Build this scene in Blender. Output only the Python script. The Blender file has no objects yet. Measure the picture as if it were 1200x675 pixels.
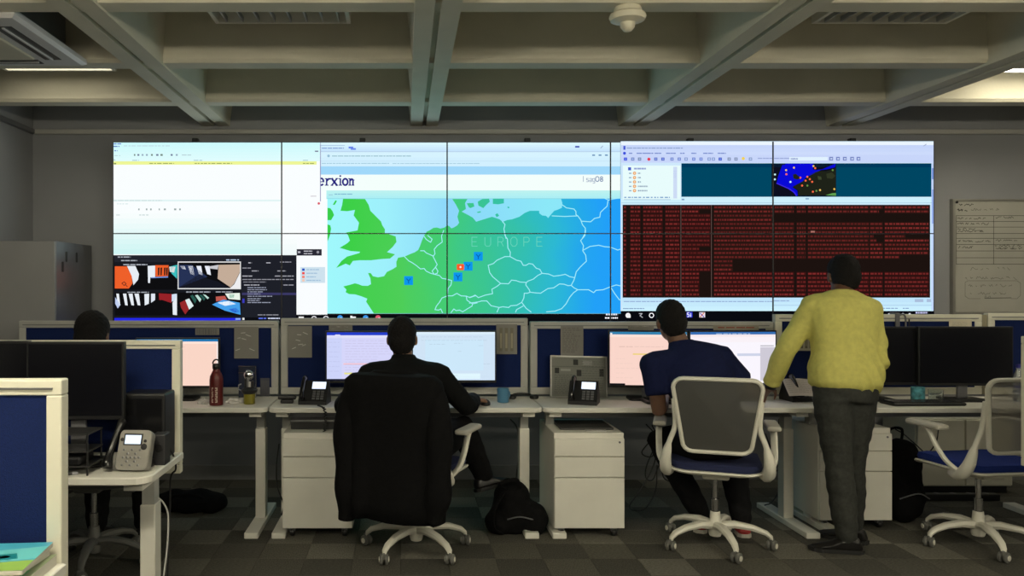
import bpy, bmesh, math, random
from mathutils import Vector, Matrix
random.seed(7)
sc = bpy.context.scene
COL = sc.collection
PI = math.pi

# ---------------------------------------------------------------- camera, world, exposure
F = 950.0            # focal length in pixels of the 1200 wide frame
VX, VY = 475.0, 335.0  # where the depth lines of the room meet
EYE = 1.44
cam_d = bpy.data.cameras.new('camera')
cam_d.sensor_width = 36.0
cam_d.lens = F / 1200.0 * 36.0
cam_d.shift_x = (600.0 - VX) / 1200.0
cam_d.shift_y = (VY - 337.5) / 1200.0
cam_d.clip_start = 0.05
cam = bpy.data.objects.new('camera', cam_d)
COL.objects.link(cam)
cam.location = (0, 0, EYE)
cam.rotation_euler = (PI / 2, 0, 0)
sc.camera = cam
w = bpy.data.worlds.new('world'); sc.world = w; w.use_nodes = True
w.node_tree.nodes['Background'].inputs[0].default_value = (0.5, 0.52, 0.55, 1)
w.node_tree.nodes['Background'].inputs[1].default_value = 0.02
sc.view_settings.view_transform = 'Standard'
sc.view_settings.look = 'None'
sc.view_settings.gamma = 1.0
sc.view_settings.use_curve_mapping = False
sc.view_settings.exposure = 0.0
LAMP = 50.0           # radiance of the ceiling lamps that are on
SCREEN = 1.0         # radiance of a white screen pixel

def at(px, py, d):
    """point at distance d (along +Y) seen at a pixel of the photograph"""
    return Vector(((px - VX) * d / F, d, EYE + (VY - py) * d / F))

def lin(r, g, b):
    f = lambda c: (c / 255 / 12.92) if c <= 10 else ((c / 255 + 0.055) / 1.055) ** 2.4
    return (f(r), f(g), f(b), 1.0)

# ---------------------------------------------------------------- materials
MATS = {}
def mat(name, col, rough=0.5, metal=0.0, var=0.0, scale=20.0, bump=0.0, bscale=120.0, trans=0.0, alpha=1.0, spec=0.5, stretch=None):
    if name in MATS: return MATS[name]
    m = bpy.data.materials.new(name); m.use_nodes = True
    nt = m.node_tree; b = nt.nodes['Principled BSDF']
    c = tuple(col[:3]) + (1.0,)
    b.inputs['Base Color'].default_value = c
    b.inputs['Roughness'].default_value = rough
    b.inputs['Metallic'].default_value = metal
    b.inputs['Specular IOR Level'].default_value = spec
    b.inputs['Transmission Weight'].default_value = trans
    b.inputs['Alpha'].default_value = alpha
    tc = nt.nodes.new('ShaderNodeTexCoord')
    src = tc.outputs['Object']
    if stretch:
        mp = nt.nodes.new('ShaderNodeMapping'); mp.inputs['Scale'].default_value = stretch
        nt.links.new(src, mp.inputs['Vector']); src = mp.outputs['Vector']
    if var > 0:
        n = nt.nodes.new('ShaderNodeTexNoise'); n.inputs['Scale'].default_value = scale; n.inputs['Detail'].default_value = 4
        nt.links.new(src, n.inputs['Vector'])
        r = nt.nodes.new('ShaderNodeValToRGB')
        r.color_ramp.elements[0].position = 0.3; r.color_ramp.elements[1].position = 0.7
        r.color_ramp.elements[0].color = tuple(x * (1 - var) for x in c[:3]) + (1,)
        r.color_ramp.elements[1].color = tuple(min(1, x * (1 + var)) for x in c[:3]) + (1,)
        nt.links.new(n.outputs['Fac'], r.inputs['Fac']); nt.links.new(r.outputs['Color'], b.inputs['Base Color'])
    if bump > 0:
        n2 = nt.nodes.new('ShaderNodeTexNoise'); n2.inputs['Scale'].default_value = bscale; n2.inputs['Detail'].default_value = 3
        nt.links.new(src, n2.inputs['Vector'])
        bp = nt.nodes.new('ShaderNodeBump'); bp.inputs['Strength'].default_value = bump; bp.inputs['Distance'].default_value = 0.01
        nt.links.new(n2.outputs['Fac'], bp.inputs['Height']); nt.links.new(bp.outputs['Normal'], b.inputs['Normal'])
    MATS[name] = m
    return m

def emis(name, col, strength):
    if name in MATS: return MATS[name]
    m = bpy.data.materials.new(name); m.use_nodes = True
    nt = m.node_tree; nt.nodes.clear()
    o = nt.nodes.new('ShaderNodeOutputMaterial'); e = nt.nodes.new('ShaderNodeEmission')
    e.inputs[0].default_value = tuple(col[:3]) + (1,); e.inputs[1].default_value = strength
    nt.links.new(e.outputs[0], o.inputs[0])
    MATS[name] = m
    return m

def picture_mat(name, strength):
    """screen picture: each face shows the colour it carries"""
    m = bpy.data.materials.new(name); m.use_nodes = True
    nt = m.node_tree; nt.nodes.clear()
    o = nt.nodes.new('ShaderNodeOutputMaterial'); e = nt.nodes.new('ShaderNodeEmission')
    a = nt.nodes.new('ShaderNodeVertexColor'); a.layer_name = 'Col'
    e.inputs[1].default_value = strength
    nt.links.new(a.outputs[0], e.inputs[0]); nt.links.new(e.outputs[0], o.inputs[0])
    MATS[name] = m
    return m

def print_mat(name, rough=0.6):
    """flat print on paper or board: each face has the colour of its ink"""
    m = bpy.data.materials.new(name); m.use_nodes = True
    nt = m.node_tree; b = nt.nodes['Principled BSDF']; b.inputs['Roughness'].default_value = rough
    a = nt.nodes.new('ShaderNodeVertexColor'); a.layer_name = 'Col'
    nt.links.new(a.outputs[0], b.inputs['Base Color'])
    MATS[name] = m
    return m

def ramp_mat(name, x0, x1, stops, strength, noise=0.0):
    """screen picture whose colour runs from left to right (coordinates of the picture itself)"""
    m = bpy.data.materials.new(name); m.use_nodes = True
    nt = m.node_tree; nt.nodes.clear()
    o = nt.nodes.new('ShaderNodeOutputMaterial'); e = nt.nodes.new('ShaderNodeEmission'); e.inputs[1].default_value = strength
    tc = nt.nodes.new('ShaderNodeTexCoord'); sp = nt.nodes.new('ShaderNodeSeparateXYZ'); mr = nt.nodes.new('ShaderNodeMapRange')
    mr.inputs[1].default_value = x0; mr.inputs[2].default_value = x1
    r = nt.nodes.new('ShaderNodeValToRGB')
    nt.links.new(tc.outputs['Object'], sp.inputs[0]); 
    if noise > 0:
        n = nt.nodes.new('ShaderNodeTexNoise'); n.inputs['Scale'].default_value = 2.2
        nt.links.new(tc.outputs['Object'], n.inputs['Vector'])
        ma = nt.nodes.new('ShaderNodeMath'); ma.operation = 'MULTIPLY_ADD'; ma.inputs[1].default_value = noise
        nt.links.new(n.outputs['Fac'], ma.inputs[0]); nt.links.new(sp.outputs[0], ma.inputs[2])
        nt.links.new(ma.outputs[0], mr.inputs[0])
    else:
        nt.links.new(sp.outputs[0], mr.inputs[0])
    nt.links.new(mr.outputs[0], r.inputs[0])
    els = r.color_ramp.elements
    els[0].position, els[0].color = stops[0][0], lin(*stops[0][1])
    els[1].position, els[1].color = stops[-1][0], lin(*stops[-1][1])
    for p, c in stops[1:-1]:
        q = els.new(p); q.color = lin(*c)
    nt.links.new(r.outputs[0], e.inputs[0]); nt.links.new(e.outputs[0], o.inputs[0])
    MATS[name] = m
    return m

# ---------------------------------------------------------------- mesh builder
class MB:
    def __init__(s): s.v = []; s.f = []; s.c = []
    def add(s, vs, fs, col=None):
        o = len(s.v); s.v += [tuple(p) for p in vs]
        for f in fs:
            s.f.append(tuple(i + o for i in f)); s.c.append(col)
        return s
    def box(s, a, b, M=None, bev=0.0, seg=2):
        x0, y0, z0 = a; x1, y1, z1 = b
        if bev <= 0:
            vs = [Vector(p) for p in ((x0,y0,z0),(x1,y0,z0),(x1,y1,z0),(x0,y1,z0),(x0,y0,z1),(x1,y0,z1),(x1,y1,z1),(x0,y1,z1))]
            fs = [(0,3,2,1),(4,5,6,7),(0,1,5,4),(1,2,6,5),(2,3,7,6),(3,0,4,7)]
        else:
            bm = bmesh.new(); bmesh.ops.create_cube(bm, size=1.0)
            for v in bm.verts:
                v.co = Vector(((x0+x1)/2 + v.co.x*(x1-x0), (y0+y1)/2 + v.co.y*(y1-y0), (z0+z1)/2 + v.co.z*(z1-z0)))
            bmesh.ops.bevel(bm, geom=bm.edges[:], offset=bev, segments=seg, affect='EDGES', profile=0.5)
            bm.verts.index_update()
            vs = [v.co.copy() for v in bm.verts]; fs = [tuple(v.index for v in f.verts) for f in bm.faces]; bm.free()
        if M is not None: vs = [M @ p for p in vs]
        return s.add(vs, fs)
    def slab(s, outline, z0, z1, M=None):
        n = len(outline)
        vs = [Vector((x, y, z0)) for x, y in outline] + [Vector((x, y, z1)) for x, y in outline]
        fs = [tuple(range(n - 1, -1, -1)), tuple(range(n, 2 * n))] + [(i, (i+1) % n, n + (i+1) % n, n + i) for i in range(n)]
        if M is not None: vs = [M @ p for p in vs]
        return s.add(vs, fs)
    def rings(s, rings, cap=True, closed=True):
        n = len(rings[0]); o = len(s.v)
        for r in rings: s.v += [tuple(p) for p in r]
        for k in range(len(rings) - 1):
            for i in range(n if closed else n - 1):
                j = (i + 1) % n
                s.f.append((o + k*n + i, o + k*n + j, o + (k+1)*n + j, o + (k+1)*n + i)); s.c.append(None)
        if cap:
            s.f.append(tuple(o + i for i in range(n - 1, -1, -1))); s.c.append(None)
            e = o + (len(rings) - 1) * n
            s.f.append(tuple(e + i for i in range(n))); s.c.append(None)
        return s
    def tube(s, pts, r, n=8, cap=True, flat=1.0, up=None):
        pts = [Vector(p) for p in pts]
        rr = r if isinstance(r, (list, tuple)) else [r] * len(pts)
        rings = []; prev = None
        for i, p in enumerate(pts):
            t = (pts[min(i+1, len(pts)-1)] - pts[max(i-1, 0)]).normalized()
            if prev is None:
                a = Vector(up) if up else (Vector((0,0,1)) if abs(t.z) < 0.9 else Vector((1,0,0)))
                u = (a - t * a.dot(t)).normalized()
            else:
                u = prev - t * prev.dot(t)
                u = u.normalized() if u.length > 1e-6 else t.orthogonal().normalized()
            prev = u; v = t.cross(u)
            rings.append([p + (u * math.cos(2*PI*k/n) * flat + v * math.sin(2*PI*k/n)) * rr[i] for k in range(n)])
        return s.rings(rings, cap)
    def capsule(s, pts, r, n=14):
        """tube with round ends, for bodies"""
        pts = [Vector(p) for p in pts]; rr = list(r) if isinstance(r, (list, tuple)) else [r] * len(pts)
        a = (pts[0] - pts[1]).normalized(); b = (pts[-1] - pts[-2]).normalized()
        P = [pts[0] + a * rr[0] * 0.95, pts[0] + a * rr[0] * 0.7] + pts + [pts[-1] + b * rr[-1] * 0.7, pts[-1] + b * rr[-1] * 0.95]
        R = [rr[0] * 0.3, rr[0] * 0.72] + rr + [rr[-1] * 0.72, rr[-1] * 0.3]
        return s.tube(P, R, n)
    def lathe(s, prof, n=20, M=None, cap=True):
        rings = [[Vector((r*math.cos(2*PI*k/n), r*math.sin(2*PI*k/n), z)) for k in range(n)] for r, z in prof]
        if M is not None: rings = [[M @ p for p in q] for q in rings]
        return s.rings(rings, cap)
    def ball(s, c, r, M=None, nu=16, nv=10):
        c = Vector(c); r = r if isinstance(r, (tuple, list)) else (r, r, r)
        rings = []
        for k in range(nv + 1):
            th = PI * (k + 0.02) / (nv + 0.04) if 0 < k < nv else (0.03 if k == 0 else PI - 0.03)
            ring = []
            for i in range(nu):
                ph = 2*PI*i/nu
                p = Vector((r[0]*math.sin(th)*math.cos(ph), r[1]*math.sin(th)*math.sin(ph), -r[2]*math.cos(th)))
                ring.append(c + (M @ p if M is not None else p))
            rings.append(ring)
        return s.rings(rings, True)
    def mesh(s, name):
        me = bpy.data.meshes.new(name); me.from_pydata(s.v, [], s.f); me.update()
        if any(c is not None for c in s.c):
            a = me.color_attributes.new('Col', 'FLOAT_COLOR', 'CORNER')
            i = 0
            for p, c in zip(me.polygons, s.c):
                for _ in range(p.loop_total):
                    a.data[i].color = c if c else (0, 0, 0, 1); i += 1
        return me
    def build(s, name, m, parent=None, smooth=False, world=False):
        me = s.mesh(name)
        if world and parent is not None:
            me.transform((Matrix.Translation(parent.location) @ parent.rotation_euler.to_matrix().to_4x4()).inverted())
        return link(name, me, m, parent, smooth)

def link(name, me, m, parent=None, smooth=False):
    if m is not None and len(me.materials) == 0: me.materials.append(m)
    if smooth:
        me.polygons.foreach_set('use_smooth', [True] * len(me.polygons))
        try: me.set_sharp_from_angle(angle=math.radians(42))
        except Exception: pass
    o = bpy.data.objects.new(name, me); COL.objects.link(o)
    if parent is not None: o.parent = parent
    return o

def tag(o, label=None, cat=None, group=None, kind=None):
    if label: o['label'] = label
    if cat: o['category'] = cat
    if group: o['group'] = group
    if kind: o['kind'] = kind
    return o

def thing(name, label, cat, loc=(0, 0, 0), rz=0.0, group=None):
    o = bpy.data.objects.new(name, None); COL.objects.link(o)
    o.empty_display_size = 0.1
    o.location = loc; o.rotation_euler = (0, 0, rz)
    return tag(o, label, cat, group)

def copy_tree(o, parent=None):
    c = o.copy(); COL.objects.link(c)
    if parent is not None: c.parent = parent
    for ch in list(o.children): copy_tree(ch, c)
    return c

def rounded(x0, y0, x1, y1, r, n=5, corners=(1, 1, 1, 1)):
    out = []
    for (cx, cy, a0, on) in ((x0+r, y0+r, PI, corners[0]), (x1-r, y0+r, 1.5*PI, corners[1]), (x1-r, y1-r, 0, corners[2]), (x0+r, y1-r, 0.5*PI, corners[3])):
        if on:
            out += [(cx + r*math.cos(a0 + 0.5*PI*k/n), cy + r*math.sin(a0 + 0.5*PI*k/n)) for k in range(n + 1)]
        else:
            out.append((cx + r * (1 if math.cos(a0 + PI/4) > 0 else -1), cy + r * (1 if math.sin(a0 + PI/4) > 0 else -1)))
    return out

def smooth_path(pts, k=6):
    """Catmull-Rom through the points"""
    P = [Vector(p) for p in pts]; P = [P[0] * 2 - P[1]] + P + [P[-1] * 2 - P[-2]]
    out = []
    for i in range(1, len(P) - 2):
        for j in range(k):
            t = j / k
            a, b, c, d = P[i-1], P[i], P[i+1], P[i+2]
            out.append(0.5 * ((2*b) + (c-a)*t + (2*a-5*b+4*c-d)*t*t + (3*b-a-3*c+d)*t*t*t))
    out.append(P[-2]); return out

class Canvas(MB):
    """flat picture made of coloured faces; to3(x, y, layer) places a picture coordinate"""
    def __init__(s, to3): super().__init__(); s.to3 = to3; s.L = 0
    def up(s): s.L += 1; return s
    def rect(s, x0, y0, x1, y1, c, L=None):
        L = s.L if L is None else L
        return s.add([s.to3(x0,y1,L), s.to3(x1,y1,L), s.to3(x1,y0,L), s.to3(x0,y0,L)], [(0,1,2,3)], c if len(c) == 4 else lin(*c))
    def vgrad(s, x0, y0, x1, y1, c0, c1, n=6, L=None):
        for i in range(n):
            t = (i + .5) / n
            s.rect(x0, y0 + (y1-y0)*i/n, x1, y0 + (y1-y0)*(i+1)/n, tuple(c0[k]*(1-t) + c1[k]*t for k in range(3)), L)
    def poly(s, pts, c, L=None):
        L = s.L if L is None else L
        A = sum(pts[i-1][0]*pts[i][1] - pts[i][0]*pts[i-1][1] for i in range(len(pts)))
        if A > 0: pts = pts[::-1]
        return s.add([s.to3(x, y, L) for x, y in pts], [tuple(range(len(pts)))], c if len(c) == 4 else lin(*c))
    def line(s, pts, wd, c, L=None):
        for (ax, ay), (bx, by) in zip(pts, pts[1:]):
            dx, dy = bx-ax, by-ay; l = math.hypot(dx, dy) or 1
            ex, ey = dx/l*wd*0.3, dy/l*wd*0.3; nx, ny = -dy/l*wd/2, dx/l*wd/2
            s.poly([(ax-ex+nx, ay-ey+ny), (bx+ex+nx, by+ey+ny), (bx+ex-nx, by+ey-ny), (ax-ex-nx, ay-ey-ny)], c, L)
    def disc(s, x, y, r, c, L=None, n=12):
        s.poly([(x + r*math.cos(2*PI*k/n), y + r*math.sin(2*PI*k/n)) for k in range(n)], c, L)
    def words(s, x0, x1, y, h, c, L=None, lo=2.0, hi=7.0, gap=1.0, rnd=None):
        """a line of tiny unreadable print"""
        R = rnd or random; x = x0
        while x < x1:
            l = R.uniform(lo, hi)
            s.rect(x, y, min(x + l, x1), y + h, c, L); x += l + gap * R.uniform(0.7, 1.5)
    def scribble(s, x0, x1, y, h, wd, c, L=None):
        """a line of quick handwriting, too small to read"""
        x = x0; pts = []
        while x < x1:
            pts.append((x, y + h * random.uniform(0, 1))); x += h * random.uniform(0.18, 0.5)
            if random.random() < 0.16 and len(pts) > 2:
                s.line(pts, wd, c, L); pts = []; x += h * 0.7
        if len(pts) > 1: s.line(pts, wd, c, L)

def stroke_text(cv, text, x, y, h, wd, c, adv, L=None):
    """capital letters drawn with strokes, (0,0) top left of a 0.7 x 1 cell"""
    G = {'E': [[(.6,0),(0,0),(0,1),(.6,1)], [(0,.5),(.5,.5)]], 'U': [[(0,0),(0,.8),(.15,1),(.5,1),(.65,.8),(.65,0)]],
         'R': [[(0,1),(0,0),(.45,0),(.6,.15),(.6,.4),(.45,.52),(0,.52)], [(.35,.52),(.62,1)]],
         'O': [[(.2,0),(.5,0),(.7,.25),(.7,.75),(.5,1),(.2,1),(0,.75),(0,.25),(.2,0)]],
         'P': [[(0,1),(0,0),(.45,0),(.6,.15),(.6,.4),(.45,.55),(0,.55)]],
         '8': [[(.3,.5),(.08,.38),(.08,.12),(.3,0),(.52,.12),(.52,.38),(.3,.5),(.04,.65),(.04,.88),(.3,1),(.56,.88),(.56,.65),(.3,.5)]],
         'l': [[(.1,0),(.1,1)]], 's': [[(.45,.4),(.1,.4),(.1,.66),(.45,.7),(.45,1),(.05,1)]],
         'a': [[(.05,.42),(.45,.4),(.45,1),(.1,1),(.05,.75),(.45,.7)]], 'g': [[(.45,.95),(.1,.95),(.05,.45),(.45,.4),(.45,1.25),(.1,1.28)]],
         '5': [[(.5,0),(.05,0),(.05,.45),(.45,.45),(.55,.7),(.4,1),(.05,1)]], 'i': [[(.2,.4),(.2,1)], [(.2,.1),(.2,.2)]], ' ': []}
    for ch in text:
        for st in G[ch]: cv.line([(x + px*h, y + py*h) for px, py in st], wd, c, L)
        x += adv
# ---------------------------------------------------------------- shared materials
WHITE = mat('white_metal', (.80, .785, .71), .42, var=.03, scale=6)
LAMI = mat('white_laminate', (.78, .765, .70), .38, var=.03, scale=9)
CREAM = mat('cream_frame', (.74, .72, .60), .4, var=.03, scale=8)
GREYF = mat('grey_frame', (.50, .50, .47), .4, var=.04, scale=8)
BLUE = mat('blue_fabric', (.006, .016, .085), .9, var=.18, scale=180, bump=.25, bscale=420, spec=.2)
BLACK = mat('black_plastic', (.008, .008, .009), .45, var=.1, scale=30)
GLOSSB = mat('gloss_black', (.008, .008, .009), .18)
BLACKF = mat('black_fabric', (.005, .005, .0055), .95, var=.25, scale=40, bump=.3, bscale=90, spec=.15)
CHROME = mat('chrome', (.55, .55, .56), .22, 1.0)
GREYM = mat('grey_metal', (.19, .19, .20), .38, .4, var=.1, scale=5)
PAPER = print_mat('printed_paper', .75)
DARKSCR = mat('dark_screen', (.006, .006, .008), .22)

# ---------------------------------------------------------------- the room
X0, X1, Y0, Y1, ZR, ZS = -2.77, 5.7, -3.2, 6.03, 2.64, 2.93
WALLM = mat('wall_paint', (.285, .29, .305), .8, var=.04, scale=2.5, bump=.05, bscale=200)
CEILM = mat('ceiling_paint', (.60, .57, .465), .85, var=.07, scale=3, bump=.1, bscale=60)
def struct(name, mb, m, parent=None, smooth=False):
    o = mb.build(name, m, parent, smooth)
    if parent is None: o['kind'] = 'structure'
    return o
def carpet(name, c):
    m = mat(name, c, .95, var=.35, scale=60, bump=.5, bscale=350, spec=.1, stretch=(1, 3, 1)); return m
CARPETS = [carpet('carpet_olive', (.125, .119, .099)), carpet('carpet_grey', (.180, .172, .145)), carpet('carpet_dark', (.088, .085, .073)), carpet('carpet_mid', (.108, .103, .088))]
floor = struct('floor', MB().box((X0 - .1, Y0 - .1, -.1), (X1 + .1, Y1 + .1, -.006)), CARPETS[3])
tile_me = []
for m in CARPETS:
    me = MB().box((-.1245, -.1245, -.006), (.1245, .1245, 0.0), bev=.0025, seg=1).mesh('carpet_tile'); me.materials.append(m); tile_me.append(me)
rt = random.Random(3)
last = {}; yy = Y1 - .125
for r in range(8):
    for q in range(34):
        ch = [k for k in range(4) if k != last.get(q) and k != last.get(q - 1, -1)]; k = rt.choice(ch); last[q] = k
        o = bpy.data.objects.new('carpet_tile', tile_me[k]); COL.objects.link(o); o.parent = floor; o.location = (X0 + .12 + q * .25, yy, 0)
        o.rotation_euler = (0, 0, (PI / 2) * rt.randrange(2))
    yy -= .25
y_end = yy + .125
rest = struct('carpet_field', MB().box((X0, Y0, -.006), (X1, y_end, -.0005)), None, floor)
m = bpy.data.materials.new('carpet_field'); m.use_nodes = True; nt = m.node_tree; b = nt.nodes['Principled BSDF']; b.inputs['Roughness'].default_value = .95
tc = nt.nodes.new('ShaderNodeTexCoord'); br = nt.nodes.new('ShaderNodeTexBrick'); br.inputs['Scale'].default_value = 1.0
br.inputs['Brick Width'].default_value = .5; br.inputs['Row Height'].default_value = .25; br.inputs['Mortar Size'].default_value = .002
br.inputs['Color1'].default_value = (.15, .142, .12, 1); br.inputs['Color2'].default_value = (.075, .072, .06, 1); br.inputs['Mortar'].default_value = (.02, .02, .018, 1)
nt.links.new(tc.outputs['Object'], br.inputs['Vector']); nt.links.new(br.outputs['Color'], b.inputs['Base Color'])
rest.data.materials.append(m)

struct('wall_back', MB().box((X0 - .1, Y1, 0), (X1 + .1, Y1 + .1, ZS)), WALLM)
struct('wall_left', MB().box((X0 - .1, Y0, 0), (X0, Y1, ZS)), WALLM)
struct('wall_right', MB().box((X1, Y0, 0), (X1 + .1, Y1, ZS)), WALLM)
struct('wall_front', MB().box((X0 - .1, Y0 - .1, 0), (X1 + .1, Y0, ZS)), WALLM)
BASEM = mat('baseboard_paint', (.26, .26, .26), .6, var=.05)
struct('baseboard_back', MB().box((X0, Y1 - .018, 0), (X1, Y1, .11), bev=.004), BASEM)
struct('baseboard_left', MB().box((X0, Y0, 0), (X0 + .018, Y1 - .02, .11), bev=.004), BASEM)
TRIMM = mat('trunking', (.46, .45, .42), .5)
struct('trim_1', MB().box((X0 + .02, Y1 - .03, 2.565), (X1, Y1, 2.60), bev=.006), TRIMM)
struct('trim_2', MB().box((X0, 4.2, 2.565), (X0 + .03, Y1 - .03, 2.60), bev=.006), GREYM)

ceiling = struct('ceiling', MB().box((X0 - .1, Y0 - .1, ZS), (X1 + .1, Y1 + .1, ZS + .12)), CEILM)
BX = [-2.95 + 1.545 * k for k in range(6)]
RY = [5.35 - .928 * k for k in range(10)]
def beam_prof(hw0, hw1, z0, z1, groove=False):
    if groove:
        return [(-hw1, z1), (-hw0, z0), (-.014, z0), (-.014, z0 + .035), (.014, z0 + .035), (.014, z0), (hw0, z0), (hw1, z1)]
    r = .02
    return [(-hw1, z1), (-hw0 - .006, z0 + r), (-hw0 + r * .5, z0), (hw0 - r * .5, z0), (hw0 + .006, z0 + r), (hw1, z1)]
for x in BX:
    if x < X0: continue
    mb = MB(); pr = beam_prof(.10, .135, ZR - .012, ZS, True)
    mb.rings([[Vector((x + a, y, z)) for a, z in pr] for y in (Y0, Y1 - .001)])
    mb.build('ceiling_beam', CEILM, ceiling)
for y in RY:
    mb = MB(); pr = beam_prof(.068, .10, ZR, ZS)
    mb.rings([[Vector((x, y - a, z)) for a, z in pr] for x in (X0 + .001, X1 - .001)])
    mb.build('ceiling_rib', CEILM, ceiling)

# ---------------------------------------------------------------- ceiling lamps
LOUVRE = mat('louvre_metal', (.42, .43, .45), .35, .5)
LAMPOFF = mat('lamp_tube_off', (.45, .47, .5), .35)
def lamp(x, y, on, label, zd=-.012):
    z = 2.80
    t = thing('ceiling_lamp', label, 'ceiling light', (x, y, z), group='recessed ceiling lamps')
    hw, hd = .35, .25
    mb = MB()
    mb.box((-hw, -hd, 0), (hw, -hd + .02, ZS - z)); mb.box((-hw, hd - .02, 0), (hw, hd, ZS - z))
    mb.box((-hw, -hd + .02, 0), (-hw + .02, hd - .02, ZS - z)); mb.box((hw - .02, -hd + .02, 0), (hw, hd - .02, ZS - z))
    mb.box((-hw + .02, -hd + .02, .085), (hw - .02, hd - .02, ZS - z))
    mb.build('housing', WHITE, t)
    if on > 0:
        MB().box((-hw + .022, -hd + .022, zd), (hw - .022, hd - .022, zd + .03)).build('diffuser', emis('lamp_glow_%g' % on, (1.0, .92, .71), LAMP * on), t)
    else:
        for k in (-.12, 0, .12):
            MB().tube([(-hw + .03, k, .045), (hw - .03, k, .045)], .013, 8).build('tube', LAMPOFF, t)
        me = MB().box((-.004, -hd + .021, .002), (.004, hd - .021, .03)).mesh('louvre_slat'); me.materials.append(LOUVRE)
        for k in range(8):
            o = link('louvre_slat', me, None, t); o.location = (-hw + .02 + (k + .5) * (2 * hw - .04) / 8, 0, 0)
    return t
bay = lambda k: RY[k] - .464
cx = lambda k: BX[k] + .7725
lamp(cx(1), bay(1), 0, 'unlit louvred ceiling lamp above the left half of the screen wall')
lamp(cx(3), bay(1), 0, 'unlit louvred ceiling lamp above the right half of the screen wall')
lamp(cx(0), bay(0), .06, 'lit ceiling lamp behind the air conditioning cassette, in the left corner', .03)
lamp(cx(4), bay(0), .22, 'lit ceiling lamp at the right edge of the ceiling near the whiteboard')
def pendant(x, y, label):  # added out of view, hung below the ribs to brighten their near faces
    z = 2.40
    t = thing('added_pendant_lamp', label, 'pendant light', (x, y, z), group='unseen pendant lamps added around the camera')
    MB().box((-.62, -.09, .075), (.62, .09, .095), bev=.004).build('housing', WHITE, t)
    MB().box((-.60, -.075, 0), (.60, .075, .074), bev=.01).build('diffuser', emis('added_pendant_glow', (1.0, .92, .71), LAMP), t)
    for s in (-1, 1): MB().tube([(s * .5, 0, .095), (s * .5, 0, ZS - z)], .003, 6).build('wire', CHROME, t)
pendant(-.9, 1.35, 'added lit pendant lamp just left of the camera')
pendant(2.3, 1.35, 'added lit pendant lamp to the right of the camera')
pendant(-.9, -1.1, 'added lit pendant lamp behind the camera on the left')
pendant(2.3, -1.1, 'added lit pendant lamp behind the camera on the right')
pendant(4.6, .4, 'added lit pendant lamp near the right wall')

# smoke detector on the third rib
t = thing('smoke_detector', 'round cream smoke detector hanging under the ceiling rib', 'smoke detector', (.958, RY[2], ZR))
DET = mat('detector_plastic', (.72, .68, .54), .45)
MB().lathe([(.055, 0), (.06, -.012), (.06, -.022), (.03, -.026)], 24).build('base_plate', DET, t, True)
MB().lathe([(.05, -.024), (.074, -.03), (.078, -.042), (.072, -.056), (.045, -.064), (.03, -.068)], 28).build('body', DET, t, True)
MB().lathe([(.034, -.062), (.03, -.085), (.018, -.10), (.006, -.104)], 16).build('sensor_cap', DET, t, True)
# air conditioning cassette
t = thing('air_conditioner', 'white ceiling air conditioning cassette with black slots', 'air conditioner', (cx(0), bay(1) + .0, ZR - .02))
ACW = mat('cassette_plastic', (.66, .66, .68), .4); s = .465
mb = MB()
mb.rings([[Vector((x, y, z)) for x, y in ((-a, -a * .87), (a, -a * .87), (a, a * .87), (-a, a * .87))] for a, z in ((s, .035), (s, .012), (s - .02, 0))], True)
mb.build('panel', ACW, t)
MB().box((-.38, -.33, .034), (.38, .33, ZS - ZR + .02)).build('housing', GREYM, t)
MB().box((-.26, -.24, -.012), (.26, .24, .001), bev=.006).build('grille', CEILM, t)
for k, (a, b) in enumerate((((.30, -.27), (.385, .27)), ((-.385, -.27), (-.30, .27)), ((-.26, .27), (.26, .345)), ((-.26, -.345), (.26, -.27)))):
    MB().box((a[0], a[1], -.002), (b[0], b[1], .004)).build('air_slot', GLOSSB, t)
    if k < 2: MB().box((a[0] + .036, a[1] + .01, -.008), (a[0] + .046, b[1] - .01, 0)).build('vane', ACW, t)
    else: MB().box((a[0] + .01, a[1] + .032, -.008), (b[0] - .01, a[1] + .042, 0)).build('vane', ACW, t)

# ---------------------------------------------------------------- video wall
DW = 5.89
vw = thing('video_wall', 'large wall of ten joined displays showing maps, logs and camera views', 'video wall', at(613, 381, DW + .1))
PX = [132, 330, 524, 715.5, 906, 1095]; PY = [166, 273.7, 381.5]
BEZ = mat('display_bezel', (.006, .007, .016), .4)
for i in range(5):
    for j in range(2):
        a = at(PX[i], PY[j+1], DW + .004); b = at(PX[i+1], PY[j], DW + .004)
        MB().box((a.x + .001, DW + .004, a.z + .001), (b.x - .001, Y1 - .01, b.z - .001)).build('display', BEZ, vw, world=True)
    k = at((PX[i] + PX[i+1]) / 2 - 2, 164, DW + .03)
    MB().box((k.x - .022, DW + .01, k.z - .02), (k.x + .022, DW + .06, k.z + .012), bev=.006).build('mount_tab', BLACK, vw, world=True)
def v3(x, y, L): return at(x, y, DW - .0007 * L)
PIC = picture_mat('screen_picture', SCREEN)
def newc(L=0):
    c = Canvas(v3); c.L = L; return c
def done(c, name, m=PIC): return c.build(name, m, vw, world=True)
W = (255, 255, 255)
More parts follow.
